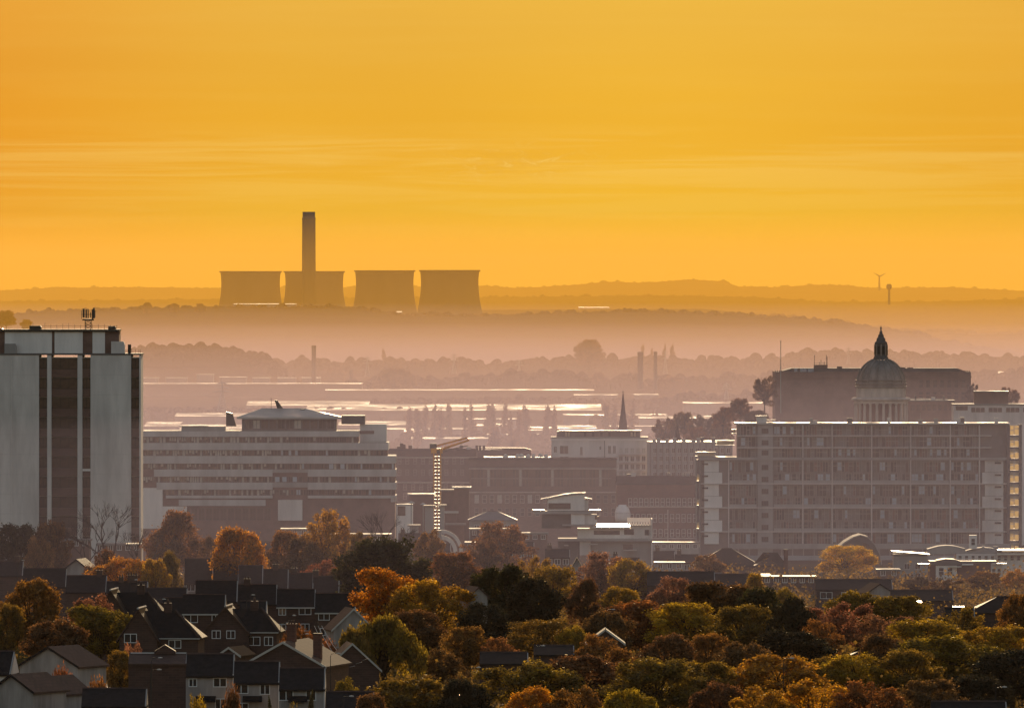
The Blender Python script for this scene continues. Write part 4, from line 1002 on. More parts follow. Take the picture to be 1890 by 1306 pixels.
# ------------------------------------------------------------------ tower crane
Y = 2700; s = Y / F; zb = ground_z(PX(807, Y), Y); fr = Fr(807, HZ + (CAMZ - zb) * F / Y, Y)
K = empty('tower_crane', fr.loc, 'yellow luffing tower crane in front of the brick mill', 'crane')
h = fr.z(836); a = 6.2 * s; b = MB(); n = 30
for sx in (-a, 0, a):
    for sy in (-a, a): b.box(sx - .17, sx + .17, sy - .17, sy + .17, 0, h)
b.build('mast', YELLOW, K)
for k in range(n):
    z = h * k / n; q = MB()
    q.box(-a - .02, a + .02, -a - .2, a + .2, z, z + .14)
    q.build('crosspiece', BRIGHT, K)  # wide pale polished plates, shaped and coloured to glint as sunlit bars
q = MB().box(-1.5, 1.3, -1.5, 1.5, h + .01, h + 1.2); q.build('slewing_ring', YELLOW, K)
MB().box(fr.x(793), fr.x(806), -1, 1, fr.z(828), fr.z(818)).build('counterweight', DGREY, K)
b = MB(); p0 = Vector((fr.x(798), 0, fr.z(834))); p1 = Vector((fr.x(866), 0, fr.z(812)))
up = Vector((0, 0, 1.0))
b.tube([p0, p1], .22, 4); b.tube([p0 + Vector((.5, 0, 1.4)), p1 + Vector((-.5, 0, .6))], .2, 4); b.tube([p0 + Vector((1, 1, 0)), p1], .12, 4)
for i in range(12):
    t = i / 12; b.tube([p0.lerp(p1, t), p0.lerp(p1, t + .04) + up * lerp(1.2, .5, t), p0.lerp(p1, t + .08)], .08, 3)
b.build('jib', YELLOW, K)
MB().tube([(fr.x(812), 0, fr.z(833)), (fr.x(864), 0, fr.z(822))], .13, 4).build('hoist_rope', STEEL, K)
MB().box(fr.x(806), fr.x(812), -1.6, -.6, fr.z(837), fr.z(830)).build('cab', GLASSB, K)
# ------------------------------------------------------------------ pavilions and terraces left of the curved building
w1, g1 = flat_block(732, 762, 930, 2560, 'small white pavilion beside the right end of the office block', wall=WHITE, name='pavilion', depth=6, roof=SHEET)
MB().box(-.9, .9, -.1, .05, 0, 2.2).build('window', GLASSB, w1, loc=(g1.x(741), 0, g1.z(951)))
def canopy(pc, top, w, base, Y, label):
    s = Y / F; zb = ground_z(PX(pc, Y), Y); fr = Fr(pc, HZ + (CAMZ - zb) * F / Y, Y)
    r = empty('conical_canopy', fr.loc, label, 'canopy'); z = fr.z(base); zt = fr.z(top)
    MB().tube([(0, 0, 0), (0, 0, zt - .1)], .12, 6).build('post', STEEL, r)
    MB().lathe([(w / 2 * s, z), (w * .28 * s, z + (zt - z) * .5), (.1, zt)], 16).build('cover', SHEET, r)
canopy(759, 924, 15, 928, 2540, 'larger white conical canopy above the small pavilion')
canopy(781, 927, 13, 931, 2530, 'smaller white conical canopy right of the other one')
for i, (x0, x1, t, lab) in enumerate([(756, 800, 910.5, 'long thin flat roof left of the crane mast'), (815, 862, 903, 'thin flat roof right of the crane mast'), (838, 866, 898, 'short upper flat roof right of the crane mast'), (820, 842, 944, 'low bright slab roof at the crane foot'), (826, 856, 966, 'lower bright slab roof below the crane foot'),
                                      (784, 800, 932, 'narrow white block left of the crane foot'), (812, 820, 931, 'narrow white block right of the crane foot'), (756, 772, 968, 'pale low block below the pavilion')]):
    flat_block(x0, x1, t, 2600 - i * 12, lab, wall=BROWN if i < 5 else GREY, roof=SHEET if i in (0, 2, 3) else DULLR, depth=7 if i < 5 else 4, name='low_building', eaves=.5)
ar = empty('stepped_arches', (PX(815, 2420), 2420, ground_z(PX(815, 2420), 2420)), 'nested pale quarter-circle arches below the crane', 'arched structure')
k = 2420 / F; z0 = PZ(1018, 2420) - ar.location.z
for i, (r1, r0) in enumerate(((39, 33), (29, 22), (18, 10))):
    poly = [(r1 * k * math.sin(R(t)), z0 + r1 * k * math.cos(R(t)) * 1.05) for t in range(0, 91, 9)] + [(r0 * k * math.sin(R(t)), z0 + r0 * k * math.cos(R(t)) * 1.05) for t in range(90, -1, -9)]
    MB().prism_y(poly, i * -1.2, i * -1.2 + 1.1).build('arch', PALE, ar)
MB().box(-1.2, 0, -3, 3, -1, z0 + 40 * k).build('end_wall', GREY, ar); MB().box(0, 5.2, 1.2, 1.6, -1, z0).build('base_wall', GREY, ar)
house(866, 952, 944, 958, 2540, 'grey hipped slate roof pavilion left of the curved white building', wall=GREY, roof=mat('grey_slate', (0.16, 0.15, 0.15), .6, .2, .8), hipl=True, hipr=True, depth=9, name='hall', cat='hall', wins=[(880 + i * 14, 968, 1.2, 2.0, 'two') for i in range(5)])
# ------------------------------------------------------------------ white curved building
Y = 2480; zb = ground_z(PX(1095, Y), Y) - .5; fr = Fr(1095, HZ + (CAMZ - zb) * F / Y, Y)
W = empty('curved_white_building', fr.loc, 'white modern building of stacked curved-roof volumes with glowing canopies', 'building')
def wbx(nm, m_, x0, x1, t, bt, y0, y1): return MB().box(fr.x(x0), fr.x(x1), y0, y1, fr.z(bt), fr.z(t)).build(nm, m_, W)
MB().prism_y([(fr.x(1011), fr.z(942)), (fr.x(1079), fr.z(942)), (fr.x(1079), fr.z(911)), (fr.x(1060), fr.z(912)), (fr.x(1040), fr.z(914.5)), (fr.x(1020), fr.z(918.5)), (fr.x(1011), fr.z(921))], 0, 9).build('upper_wall', WHITE, W)
MB().prism_y([(fr.x(1007), fr.z(921)), (fr.x(1020), fr.z(917.8)), (fr.x(1040), fr.z(913.8)), (fr.x(1060), fr.z(911.3)), (fr.x(1081), fr.z(910)), (fr.x(1081), fr.z(908.6)), (fr.x(1060), fr.z(909.6)), (fr.x(1040), fr.z(912)), (fr.x(1020), fr.z(916)), (fr.x(1007), fr.z(919.5))], -.6, 9.6).build('curved_roof', SHEET, W)
wbx('window', GLASSB, 1012, 1053, 928, 939, -.1, .05)
for (a, b_, s1, s2) in ((998, 1010, 921, 918), (1080, 1093, 917.5, 920.5)):
    MB().prism_y([(fr.x(a), fr.z(s1 + 1.2)), (fr.x(b_), fr.z(s2 + 1.2)), (fr.x(b_), fr.z(s2)), (fr.x(a), fr.z(s1))], 0, 8).build('wing_roof', SHEET, W)
wbx('side_wall', PALE, 1079.1, 1086, 921, 942, 1, 8)
for c_ in (994, 1098): MB().lathe([(10 * fr.s, 0), (12.3 * fr.s, .18), (12.3 * fr.s, .35), (11 * fr.s, .4)], 24, ell=2.2).build('round_canopy', BRIGHT, W, loc=(fr.x(c_), 4, fr.z(944)))
wbx('floor_slab', GREY, 984, 1092, 943, 948, -.5, 9)
wbx('middle_wall', WHITE, 1054, 1079, 948, 968, 0, 8); wbx('middle_wall', DGREY, 1000, 1053.9, 948, 975, 1, 8); wbx('middle_wall', PALE, 1079.1, 1102, 949, 968, .6, 8)
wbx('window', GLASSB, 1098, 1106, 951, 958, .4, .58)
wbx('long_canopy', GREY, 1038, 1094, 967, 969.5, -3, 6)
MB().prism_x([(-1.5, fr.z(974)), (11, fr.z(974) + .38), (11, fr.z(974) + .75), (-1.5, fr.z(974) + .3)], fr.x(1089), fr.x(1163)).build('bright_canopy', BRIGHT, W)
q = MB()
for i in range(9):
    x0 = 1158 + i * 4.9; q.prism_x([(-1, fr.z(969)), (9, fr.z(958)), (9, fr.z(957)), (-1, fr.z(968))], fr.x(x0), fr.x(x0 + 3.6))
q.prism_x([(4, fr.z(964.2)), (10, fr.z(957.6)), (10, fr.z(956.6)), (4, fr.z(963.2))], fr.x(1158), fr.x(1201)); q.build('slatted_roof', BRIGHT, W)
wbx('lower_wall', WHITE, 1066, 1165, 975, 993, 0, 9); wbx('lower_wall', PALE, 1165.1, 1202, 969, 993, .3, 9)
wbx('window', GLASSB, 1096, 1144, 978.5, 986, -.12, -.01); wbx('window', GLASS, 1152, 1170, 976, 986, -.2, -.1); wbx('window', GLASS, 1190, 1198, 977, 987, .1, .28)
wbx('floor_slab', GREY, 1030, 1204, 993.1, 998, -1, 9)
wbx('base_wall', PALE, 1070, 1090, 998.1, 1024, 0, 8); wbx('base_wall', DGREY, 1030, 1069.9, 998.1, 1040, 1, 8); wbx('base_wall', GREY, 1090.1, 1202, 998.1, 1060, 1, 8)
wbx('window', GLASSB, 1150, 1168, 1004, 1016, .8, .98); wbx('end_pier', WHITE, 1202.1, 1204, 957, 1060, -.4, 9)
for x0, x1, t in ((1087, 1103, 1003), (1041, 1049, 1005), (1150, 1175, 1014)): wbx('entrance_canopy', SHEET, x0, x1, t, t + 1.5, -2.5, 1)
# ------------------------------------------------------------------ slab block of flats
Y = 2700; fr = Fr(1600, 1065, Y)
Z = empty('apartment_block', fr.loc, 'long gridded slab block of flats below the grey dome', 'apartment block')
D = 11.0
def fb(b, x0, x1, t, bt, y0=0.0, y1=D): b.box(fr.x(x0), fr.x(x1), y0, y1, fr.z(bt), fr.z(t)); return b
b = MB(); fb(b, 1361, 1858, 783, 845, 1.2); fb(b, 1293, 1858, 845.1, 1065, 1.2); b.build('wall', mat('slab_wall', (.20, .175, .165), .85, .2, .3), Z)
rows = [(783.5, 804), (804, 825.5), (825.5, 844)] + [(849 + 22.1 * i, 849 + 22.1 * (i + 1)) for i in range(7)]
cols = [1345, 1398, 1427, 1482, 1536, 1609, 1681, 1754, 1808]
rng = random.Random(11)
REDC = mat('red_curtain', (0.20, 0.10, 0.07), .8, .3, 1.0); MUD = mat('drab_panel', (0.20, 0.18, 0.165), .8, .3, .8)
def flat_front(w, h, rng, odd):
    """one flat's recessed front: glazing, door, panels and a low balcony wall"""
    b = MB(); b.box(0, w, 0, .1, 0, h, 0); x = .12
    while x < w - .5:
        u = rng.choice((.55, .7, .95, .5)); u = min(u, w - x - .1); q = rng.random()
        if q < .34: b.box(x, x + u, -.06, -.01, .1, h * .9, 1)
        elif q < .44: b.box(x, x + u, -.06, -.01, .2, h * .88, 2)
        elif q < .56: b.box(x, x + u, -.08, -.01, 0, h * .86, 3)
        elif q < .68: b.box(x, x + u, -.07, -.01, .5, h * .9, 4)
        b.box(x + u, x + u + .09, -.14, -.02, 0, h, 5)
        if rng.random() < .5: b.box(x, x + u, -.12, -.07, h * .55, h * .6, 5)
        x += u + .12
    if odd: b.box(.05, w - .05, -1.1, -1.0, 0, h * .36, 6)
    return b
MT = [MUD, GLASS, REDC, GLASSB, BLUEP, GREY, GREY]
for ri, (t, bt) in enumerate(rows):
    cs = cols if ri > 2 else [1361] + cols[1:]
    for ci in range(len(cs) - 1):
        if ci == 1: continue
        a, c_ = cs[ci], cs[ci + 1]
        flat_front((c_ - a) * fr.s - .3, (bt - t) * fr.s - .2, rng, ri > 2 and (ri % 2 == 0)).build('flat_front', MT, Z, loc=(fr.x(a) + .15, 1.1, fr.z(bt)))
b = MB(); fb(b, 1398.5, 1426.5, 784, 1060, .15, 1.19); b.build('stair_shaft', GREY, Z)
for ri, (t, bt) in enumerate(rows): window(Z, fr.x(1412), fr.z(bt - 4), 1.7, 1.3, .12, 'three', fm=DGREY, gm=GLASS)
for x_ in cols[:1] + cols[3:] : 
    t = 845 if x_ < 1361 else 784
    fb(MB(), x_ - .9, x_ + .9, t, 1010, -.1, 1.0).build('column', PALE, Z)
for (t, bt, a) in ((803, 804.6, 1361), (825, 826.6, 1361)): fb(MB(), a, 1830, t, bt, -.05, 1.19).build('floor_edge', PALE, Z)
fb(MB(), 1290, 1866, 844, 848.6, -.2, 1.19).build('wide_floor_band', GREY, Z)
for t in (891.5, 935.8, 980): fb(MB(), 1293, 1862, t, t + 1.5, -.05, 1.19).build('floor_edge', PALE, Z)
fb(MB(), 1345, 1866, 1003, 1012.5, -.6, 1.19).build('base_band', GREY, Z)
fb(MB(), 1360, 1862, 1025, 1066, -1.0, 1.19).build('plinth_wall', mat('blue_grey_render', (.34, .35, .37), .8, .2, .15), Z)
for i in range(24): fb(MB(), 1362 + i * 20, 1364 + i * 20, 1012.6, 1024.9, .2, .6).build('pier', GREY, Z)
# pale end bays
for ri in range(7):
    t = 849.5 + ri * 22.1
    fb(MB(), 1300, 1327 + (ri % 2) * 6, t, t + 21.4, .5, 1.19).build('end_panel', WHITE, Z)
    fb(MB(), 1296, 1307, t + 5, t + 8, .3, .49).build('end_window', GLASS, Z)
    if ri < 7: fb(MB(), 1818 - (ri % 2) * 5, 1852, t, t + 21.4, .5, 1.19).build('end_panel', PALE, Z)
    fb(MB(), 1836, 1848, t + 3, t + 6, .3, .49).build('end_window', GLASS, Z)
fb(MB(), 1356, 1862, 779.8, 783, -.7, D + .5).build('roof', SHEET, Z)
fb(MB(), 1290, 1360.9, 843, 844.9, 1.3, D).build('roof', SHEET, Z)
fb(MB(), 1397, 1415, 768.5, 779.7, 2, 7).build('roof_hut', PALE, Z); fb(MB(), 1395, 1417, 767, 768.4, 1.6, 7.4).build('roof_hut_lid', SHEET, Z)
fb(MB(), 1416, 1432, 774.5, 776, 2, 7).build('roof_slab', SHEET, Z)
for (a, c_, t, bt) in ((1321, 1356, 812.5, 822), (1284, 1322, 834, 842.5), (1351, 1360, 792, 801)):
    q = MB(); fb(q, a, c_, bt - 1.2, bt, 1, 9); fb(q, a, c_, t, t + 1.6, .6, 9.4); q.build('terrace_slab', SHEET, Z)
    q = MB(); fb(q, a + 3, c_ - 2, t + 1.8, bt - 1.4, 1.5, 1.6); q.build('terrace_glass', FROST, Z)
q = MB()
for px in (1468, 1481, 1534, 1575, 1640, 1645, 1700, 1745): q.box(fr.x(px) - .05, fr.x(px) + .05, 3, 3.1, fr.z(780), fr.z(776))
q.build('roof_aerials', BLACK, Z)
# left open stair with gaps, right glazed stair
q = MB(); fb(q, 1284.5, 1286, 848, 1040, 0, 1); fb(q, 1291, 1292.6, 848, 1040, 0, 1); fb(q, 1284.5, 1286, 848, 1040, 7, 8); fb(q, 1291, 1292.6, 848, 1040, 7, 8)
q.build('stair_frame', GREY, Z)
for t, bt in ((848, 874), (887, 920), (932, 962), (975, 1001), (1010, 1040)): fb(MB(), 1286.1, 1290.9, t, bt, .2, 7.8).build('stair_landing', DGREY, Z)
for t, bt in ((875, 886), (921, 931), (963, 974), (1002, 1009)): fb(MB(), 1286.1, 1290.9, t, bt, .3, .4).build('stair_glass', FROST, Z)  # translucent panes added to make the open gaps shine as if sunlit
q = MB()
for a, c_ in ((1858.2, 1864), (1881, 1886)):
    fb(q, a, c_, 783, 1060, -.5, .6); fb(q, a, c_, 783, 1060, 6, 7)
q.build('stair_frame', DGREY, Z)
for k in range(11):
    t = 785 + k * 21.6
    fb(MB(), 1864.1, 1880.9, t + 17.5, t + 21.4, -.3, 6.8).build('stair_landing', DGREY, Z)
    q = MB(); fb(q, 1864.3, 1871, t, t + 8, -.1, 0); fb(q, 1864.3, 1871, t + 9.2, t + 17.3, -.1, 0); fb(q, 1872.4, 1880.7, t, t + 5, -.1, 0); fb(q, 1872.4, 1880.7, t + 6.2, t + 17.3, -.1, 0)
    q.build('stair_glass', FROST, Z)
# ------------------------------------------------------------------ domed city hall
Y = 3100; s = Y / F; fr = Fr(1626, 870, Y)
Q = empty('domed_city_hall', fr.loc, 'grey stone dome with tall lantern on a ring of columns', 'domed building')
def zz(py): return fr.z(py)
prof = [(46.5 * s, zz(714))] + [(45 * s * math.cos(R(t)) if t < 74 else 45 * s * math.cos(R(74)), zz(710) + (zz(663) - zz(710)) * math.sin(R(t)) / math.sin(R(74))) for t in range(0, 75, 5)]
MB().lathe(prof, 40).build('dome', LEAD, Q, smooth=True)
for i in range(16):
    a = R(i * 22.5 + 11); 
    MB().tube([((45.6 * s * math.cos(R(t))) * math.cos(a), (45.6 * s * math.cos(R(t))) * math.sin(a), zz(710) + (zz(662.5) - zz(710)) * math.sin(R(t)) / math.sin(R(74))) for t in range(0, 75, 8)], .22, 5).build('rib', LEAD, Q)
q = MB()
for r0, t, bt in ((47, 700, 702), (47.5, 706, 709), (48, 712, 715.5)): q.lathe([((r0 - 1.2) * s, zz(bt)), (r0 * s, zz(bt) + .05), (r0 * s, zz(t) - .05), ((r0 - 1.5) * s, zz(t))], 40, cap=False)
q.build('cornice', LEAD, Q)
MB().lathe([(46 * s, zz(733)), (45.6 * s, zz(715.6))], 40).build('drum', STONE, Q)
q = MB().lathe([(52 * s, zz(739)), (54.5 * s, zz(737.5)), (54.5 * s, zz(735.5)), (51 * s, zz(733.1))], 40, cap=True); q.lathe([(50 * s, zz(744)), (50 * s, zz(739.1))], 40); q.build('entablature', STONE, Q)
MB().lathe([(36 * s, zz(800)), (36 * s, zz(744.1))], 30).build('inner_drum', SANDS, Q)
for i in range(24):
    a = R(i * 15 + 4); MB().lathe([(2.7 * s, zz(800)), (2.5 * s, zz(760)), (2.15 * s, zz(747)), (3.0 * s, zz(746)), (3.0 * s, zz(744.2))], 10, (47.5 * s * math.cos(a), 47.5 * s * math.sin(a))).build('column', STONE, Q)
MB().box(-60 * s, 60 * s, -60 * s, 60 * s, 0, zz(800) - .01).build('base', STONE, Q)
LT = MB().lathe([(14 * s, zz(663.5)), (13.5 * s, zz(660)), (11.5 * s, zz(656)), (11 * s, zz(650)), (10.5 * s, zz(636)), (11.5 * s, zz(634)), (11.5 * s, zz(631.5)), (8.5 * s, zz(629.5)), (8 * s, zz(625)), (5 * s, zz(621)), (5.6 * s, zz(619)), (2.6 * s, zz(615)), (3.2 * s, zz(613)), (1.2 * s, zz(610)), (1.2 * s, zz(606)), (2 * s, zz(604.5)), (.6 * s, zz(603)), (.2 * s, zz(600.5))], 16)
lt = LT.build('lantern', DGREY, Q)
for i in range(8):
    a = R(i * 45 + 22); MB().box(-.35, .35, -.12, .12, 0, 2.2).build('lantern_opening', BLACK, lt, loc=(11 * s * math.cos(a), 11 * s * math.sin(a), zz(653)), rz=a + math.pi / 2)
for i in range(8):
    a = R(i * 45); MB().lathe([(1.3 * s, zz(656)), (1.2 * s, zz(635))], 6, (11.5 * s * math.cos(a), 11.5 * s * math.sin(a))).build('lantern_pier', LEAD, lt)
# ------------------------------------------------------------------ castle
Y = 3450; fr = Fr(1611, 870, Y); s = fr.s
K2 = empty('castle', fr.loc, 'huge brown stone castle block behind the dome', 'castle')
MB().box(fr.x(1430), fr.x(1792), 0, 30, 0, fr.z(686)).build('wall', SANDS, K2)
MB().prism_y([(fr.x(1440), fr.z(685.9)), (fr.x(1784), fr.z(685.9)), (fr.x(1768), fr.z(679.5)), (fr.x(1462), fr.z(679.5))], 2, 28).build('roof', mat('castle_lead', (.13, .11, .10), .95, .2, .3, spec=.1), K2)
q = MB()
for x0 in list(range(1430, 1458, 4)) + list(range(1772, 1792, 4)): q.box(fr.x(x0), fr.x(x0 + 2.2), 0, 1, fr.z(686) + .005, fr.z(683.5))
q.build('battlement', SANDS, K2)
for i, (a, c_) in enumerate(((1466, 1472), (1477, 1489), (1491, 1502))): MB().prism_x([(1.2, fr.z(687)), (1.6, fr.z(680)), (1.9, fr.z(680)), (1.5, fr.z(687))], fr.x(a), fr.x(c_)).build('skylight', translucent('rooflight', (.9, .8, .5)), K2)
for (a, c_, t, bt) in ((1503, 1528, 673, 684), (1546, 1555, 676, 680), (1660, 1672, 677.5, 680), (1676, 1686, 678, 680)): MB().box(fr.x(a), fr.x(c_), 3, 8, fr.z(bt), fr.z(t)).build('roof_hut', SANDS, K2)
q = MB()
for px, t in ((1504, 655), (1513, 668), (1516, 664), (1522, 667), (1526, 655), (1527.5, 658)): q.tube([(fr.x(px), 4, fr.z(673)), (fr.x(px), 4, fr.z(t))], .07, 4)
q.box(fr.x(1503), fr.x(1528), 4, 4.1, fr.z(670.5), fr.z(670)); q.build('aerials', BLACK, K2)
for i in range(14): window(K2, fr.x(1700 + (i % 7) * 13), fr.z(715 + i // 7 * 22), 1.3, 2.4, 0, 'sash', fm=SANDS, gm=GLASSB)
for t in (694, 728): MB().box(fr.x(1429.5), fr.x(1793), -.4, -.01, fr.z(t) - .4, fr.z(t)).build('string_course', SANDS, K2)
fp = empty('flagpole', (PX(1441, 3440), 3440, PZ(762, 3440)), 'tall bare flagpole at the left corner of the castle', 'flagpole')
MB().tube([(0, 0, 0), (0, 0, 131 * 3440 / F)], [.2, .1], 6).build('pole', STEEL, fp); MB().lathe([(.05, 131 * 3440 / F), (.25, 131 * 3440 / F + .2), (.05, 131 * 3440 / F + .45)], 8).build('finial', STEEL, fp)
# right of the dome
m6, f6 = mill(1672, 1762, 738, 3200, 'low stone block between the dome and the castle corner', SANDS, [(746, 1680, 1760, 8, (1.2, 1.8))], name='stone_building', roof=WETF, depth=12, fm=SANDS)
MB().box(f6.x(1678), f6.x(1750), 5, 7, f6.z(738), f6.z(736)).build('sunlit_parapet', SHEET, m6)
m7, f7 = flat_block(1760, 1960, 745, 3000, 'pale flat-roofed block with a dark box on top at the right edge', wall=PALE, name='office_building', depth=14, eaves=.3)
MB().box(f7.x(1800), f7.x(1862), 3, 10, f7.z(745), f7.z(723)).build('plant_room', SANDS, m7); MB().box(f7.x(1799), f7.x(1863), 2.8, 10.2, f7.z(723) + .01, f7.z(721.5)).build('plant_room_roof', SHEET, m7)
for i in range(5): window(m7, f7.x(1805 + i * 32), f7.z(761), 3.8, 1.4, 0, 'three', fm=PALE, gm=GLASSB)
MB().box(f7.x(1764), f7.x(1786), -.1, .05, f7.z(757), f7.z(749)).build('window', GLASSB, m7)
# trees around the castle
tree('airy', 2, 1411, 691, 50, 3420, 'brown', 'rounded half-bare tree beside the left corner of the castle', base=765)
tree('round', 1, 1366, 733, 52, 3200, 'brown', 'broad dark tree on the slope left of the castle tree', base=790)
tree('airy', 1, 1335, 748, 50, 3150, 'brown', 'scrubby tree on the slope above the flats terrace', base=800)
tree('round', 0, 1395, 755, 60, 3160, 'grey', 'low tree close against the castle wall foot', base=800)
tree('airy', 3, 1864, 712, 52, 3350, 'brown', 'domed tree behind the box on the right-hand roof', base=760)
tree('airy', 0, 1795, 705, 26, 3440, 'grey', 'thin tree at the right corner of the castle', base=760)
for i, (px, t, w, c_) in enumerate([(1225, 768, 50, 'brown'), (1262, 758, 55, 'brown'), (1300, 763, 55, 'grey'), (1330, 775, 50, 'brown'), (1285, 785, 60, 'brown')]):
    tree(('airy', 'round')[i % 2], i % 3, px, t, w, 3280 - i * 20, c_, ['leftmost scrubby tree by the dark turret roof', 'feathery tree above the dark turret roof', 'greyish tree between the turret and the flats', 'scrubby tree at the flats upper terrace', 'low brown tree just over the dazzling roof edge'][i], base=t + 62)
# ------------------------------------------------------------------ lower right: modern blocks, arch, chimney
m8, f8 = flat_block(1650, 1712, 1023, 2260, 'grey modern block with a bright tapering roof right of the arch', wall=GREY, name='modern_block', depth=8)
MB().prism_y([(f8.x(1647), f8.z(1019)), (f8.x(1716), f8.z(1023.5)), (f8.x(1716), f8.z(1022)), (f8.x(1647), f8.z(1016.5))], -1, 8.5).build('roof_canopy', BRIGHT, m8)
for i in range(6): window(m8, f8.x(1674 + (i % 2) * 20), f8.z(1050 + i // 2 * 18), 1.2, 1.2, 0, 'two', fm=PALE)
m9, f9 = flat_block(1716, 1840, 1035, 2220, 'brick and white modern block with arched roof and bright canopies', wall=BR_RED, name='modern_block', depth=9, roof=DGREY)
MB().prism_y([(f9.x(1718), f9.z(1040)), (f9.x(1730), f9.z(1033)), (f9.x(1745), f9.z(1030.5)), (f9.x(1762), f9.z(1031.5)), (f9.x(1775), f9.z(1036)), (f9.x(1775), f9.z(1042)), (f9.x(1718), f9.z(1042))], -1.2, 7).build('arched_roof', DGREY, m9)
MB().box(f9.x(1727), f9.x(1766), -.9, -.01, 0, f9.z(1043)).build('bay', WHITE, m9)
for i in range(6): window(m9, f9.x(1737 + (i % 2) * 16), f9.z(1061 + i // 2 * 20), 1.1, 1.6, -.9, 'sash')
MB().box(f9.x(1829), f9.x(1850), -.5, -.01, 0, f9.z(1040)).build('bay', PALE, m9)
for i in range(4): window(m9, f9.x(1834 + (i % 2) * 10), f9.z(1061 + i // 2 * 20), .8, 1.4, -.5, 'sash')
for (a, c_, t) in ((1753, 1774, 1044), (1830, 1857, 1038.5), (1694, 1718, 1039)): MB().box(f9.x(a), f9.x(c_), -2.2, .0, f9.z(t + 1.6), f9.z(t)).build('bright_canopy', BRIGHT, m9)
MB().prism_x([(-1.2, f9.z(1042)), (5, f9.z(1034)), (5, f9.z(1033)), (-1.2, f9.z(1041))], f9.x(1772), f9.x(1796)).build('tilted_roof', BRIGHT, m9)
m10, f10 = flat_block(1765, 1895, 1018, 2320, 'pale modern block with a shallow vaulted roof at the right edge', wall=PALE, name='modern_block', depth=9, roof=GREY)
for (a, c_, t) in ((1780, 1850, 1010), (1712, 1782, 1006)):
    m_ = (a + c_) / 2; MB().prism_y([(f10.x(a), f10.z(1022)), (f10.x(c_), f10.z(1022)), (f10.x(c_), f10.z(t + 6)), (f10.x(m_ + 15), f10.z(t + 1)), (f10.x(m_), f10.z(t)), (f10.x(m_ - 15), f10.z(t + 1.4)), (f10.x(a), f10.z(t + 7))], 0.5 + (a > 1750), 7).build('vaulted_roof', GREY, m10)
for t in (1013.5, 1020): MB().box(f10.x(1840), f10.x(1896), -2.5, 5, f10.z(t + 2.6), f10.z(t)).build('bright_canopy', BRIGHT, m10)
MB().box(f10.x(1789), f10.x(1803), -.5, 2, f10.z(1012), f10.z(987)).build('stair_tower', WHITE, m10)
window(m10, f10.x(1796), f10.z(1006), .9, 1.5, -.5, 'sash')
for i in range(10): window(m10, f10.x(1772 + i * 12), f10.z(1034), .8, 1.1, 0, 'sash')
Y = 2400; g = ground_z(PX(1590, Y), Y); k = Y / F
A_ = empty('arched_hall', (PX(1590, Y), Y, g), 'grey pointed arch hall rising behind the round orange tree', 'hall')
def az(py): return PZ(py, Y) - g
pl = [(1545, 1060), (1545, 1012), (1558, 1000), (1575, 990), (1588, 986), (1602, 990), (1615, 1003), (1624, 1020), (1628, 1040), (1628, 1060)]
MB().prism_y([((p - 1590) * k, az(q_)) for p, q_ in pl], 0, 14).build('wall', mat('arch_dark', (.15, .14, .14), .9, .2, .3, spec=.1), A_)
MB().prism_y([((p - 1590) * k, az(q_)) for p, q_ in pl[1:-1]] + [((1590 + (p - 1590) * .965 - 1590) * k, az(q_ + 2)) for p, q_ in reversed(pl[1:-1])], -.4, -.01).build('arch_rim', GREY, A_)
MB().prism_y([((p - 1590) * k, az(q_)) for p, q_ in [(1592, 1042), (1592, 1000), (1603, 1004), (1612, 1016), (1619, 1042)]], -.15, -.02).build('glazing', GLASSB, A_)
house(1283, 1402, 1013, 1042, 2300, 'long dark slate roof hall in front of the flats', wall=BR_DARK, roof=SLATE, depth=12, hipr=True, hipl=True, name='hall', cat='hall')
house(1395, 1450, 1021, 1042, 2290, 'lower dark hipped roof joined left of the brick chimney', wall=BR_DARK, roof=SLATE, depth=10, hipr=True, hipl=True, name='hall', cat='hall')
ch = empty('brick_chimney_stack', (PX(1450.5, 2270), 2270, ground_z(PX(1450, 2270), 2270)), 'square brick chimney stack standing in front of the flats', 'chimney')
hh = PZ(1016, 2270) - ch.location.z; MB().box(-.42, .42, -.42, .42, -1, hh).build('shaft', BR_RED, ch); MB().box(-.5, .5, -.5, .5, hh + .01, hh + .3).build('cap', BR_DARK, ch)
LOWB = [(1240, 1330, 1058, 2150, 'long dark flat roof left of the dark slate hall', DGREY, WETF), (1330, 1420, 1060, 2130, 'dark low roof under the slate hall', DGREY, SLATE), (1408, 1505, 1063, 2120, 'black long roof right of the brick chimney', BR_DARK, SLATE),
        (965, 1010, 983, 2450, 'brown low block left of the curved white building', BROWN, WETF), (868, 940, 975, 2500, 'dull brick block below the hipped pavilion', BR_DARK, WETF), (860, 905, 1000, 2380, 'low block with a bright roof edge right of the arches', BROWN, DULLR), (1204, 1290, 1000, 2600, 'grey podium block at the foot of the flats left end', GREY, DULLR),
        (1210, 1262, 1037, 2300, 'grey workshop with sunlit roof left of the slate hall', GREY, DULLR), (520, 600, 975, 2450, 'low building behind the russet trees below the office block', GREY, WETF), (610, 720, 985, 2400, 'long low roof behind the dark oak', BROWN, WETF), (1096, 1140, 1040, 2200, 'small pale block below the curved white building', PALE, WETF),
        (1620, 1660, 1050, 2200, 'low link block between the arch and the modern blocks', BROWN, WETF), (100, 165, 995, 2270, 'low roofs in front of the tower block', BROWN, DULLR), (180, 260, 1003, 2240, 'low sunlit roof right of the bare tree', BROWN, DULLR)]
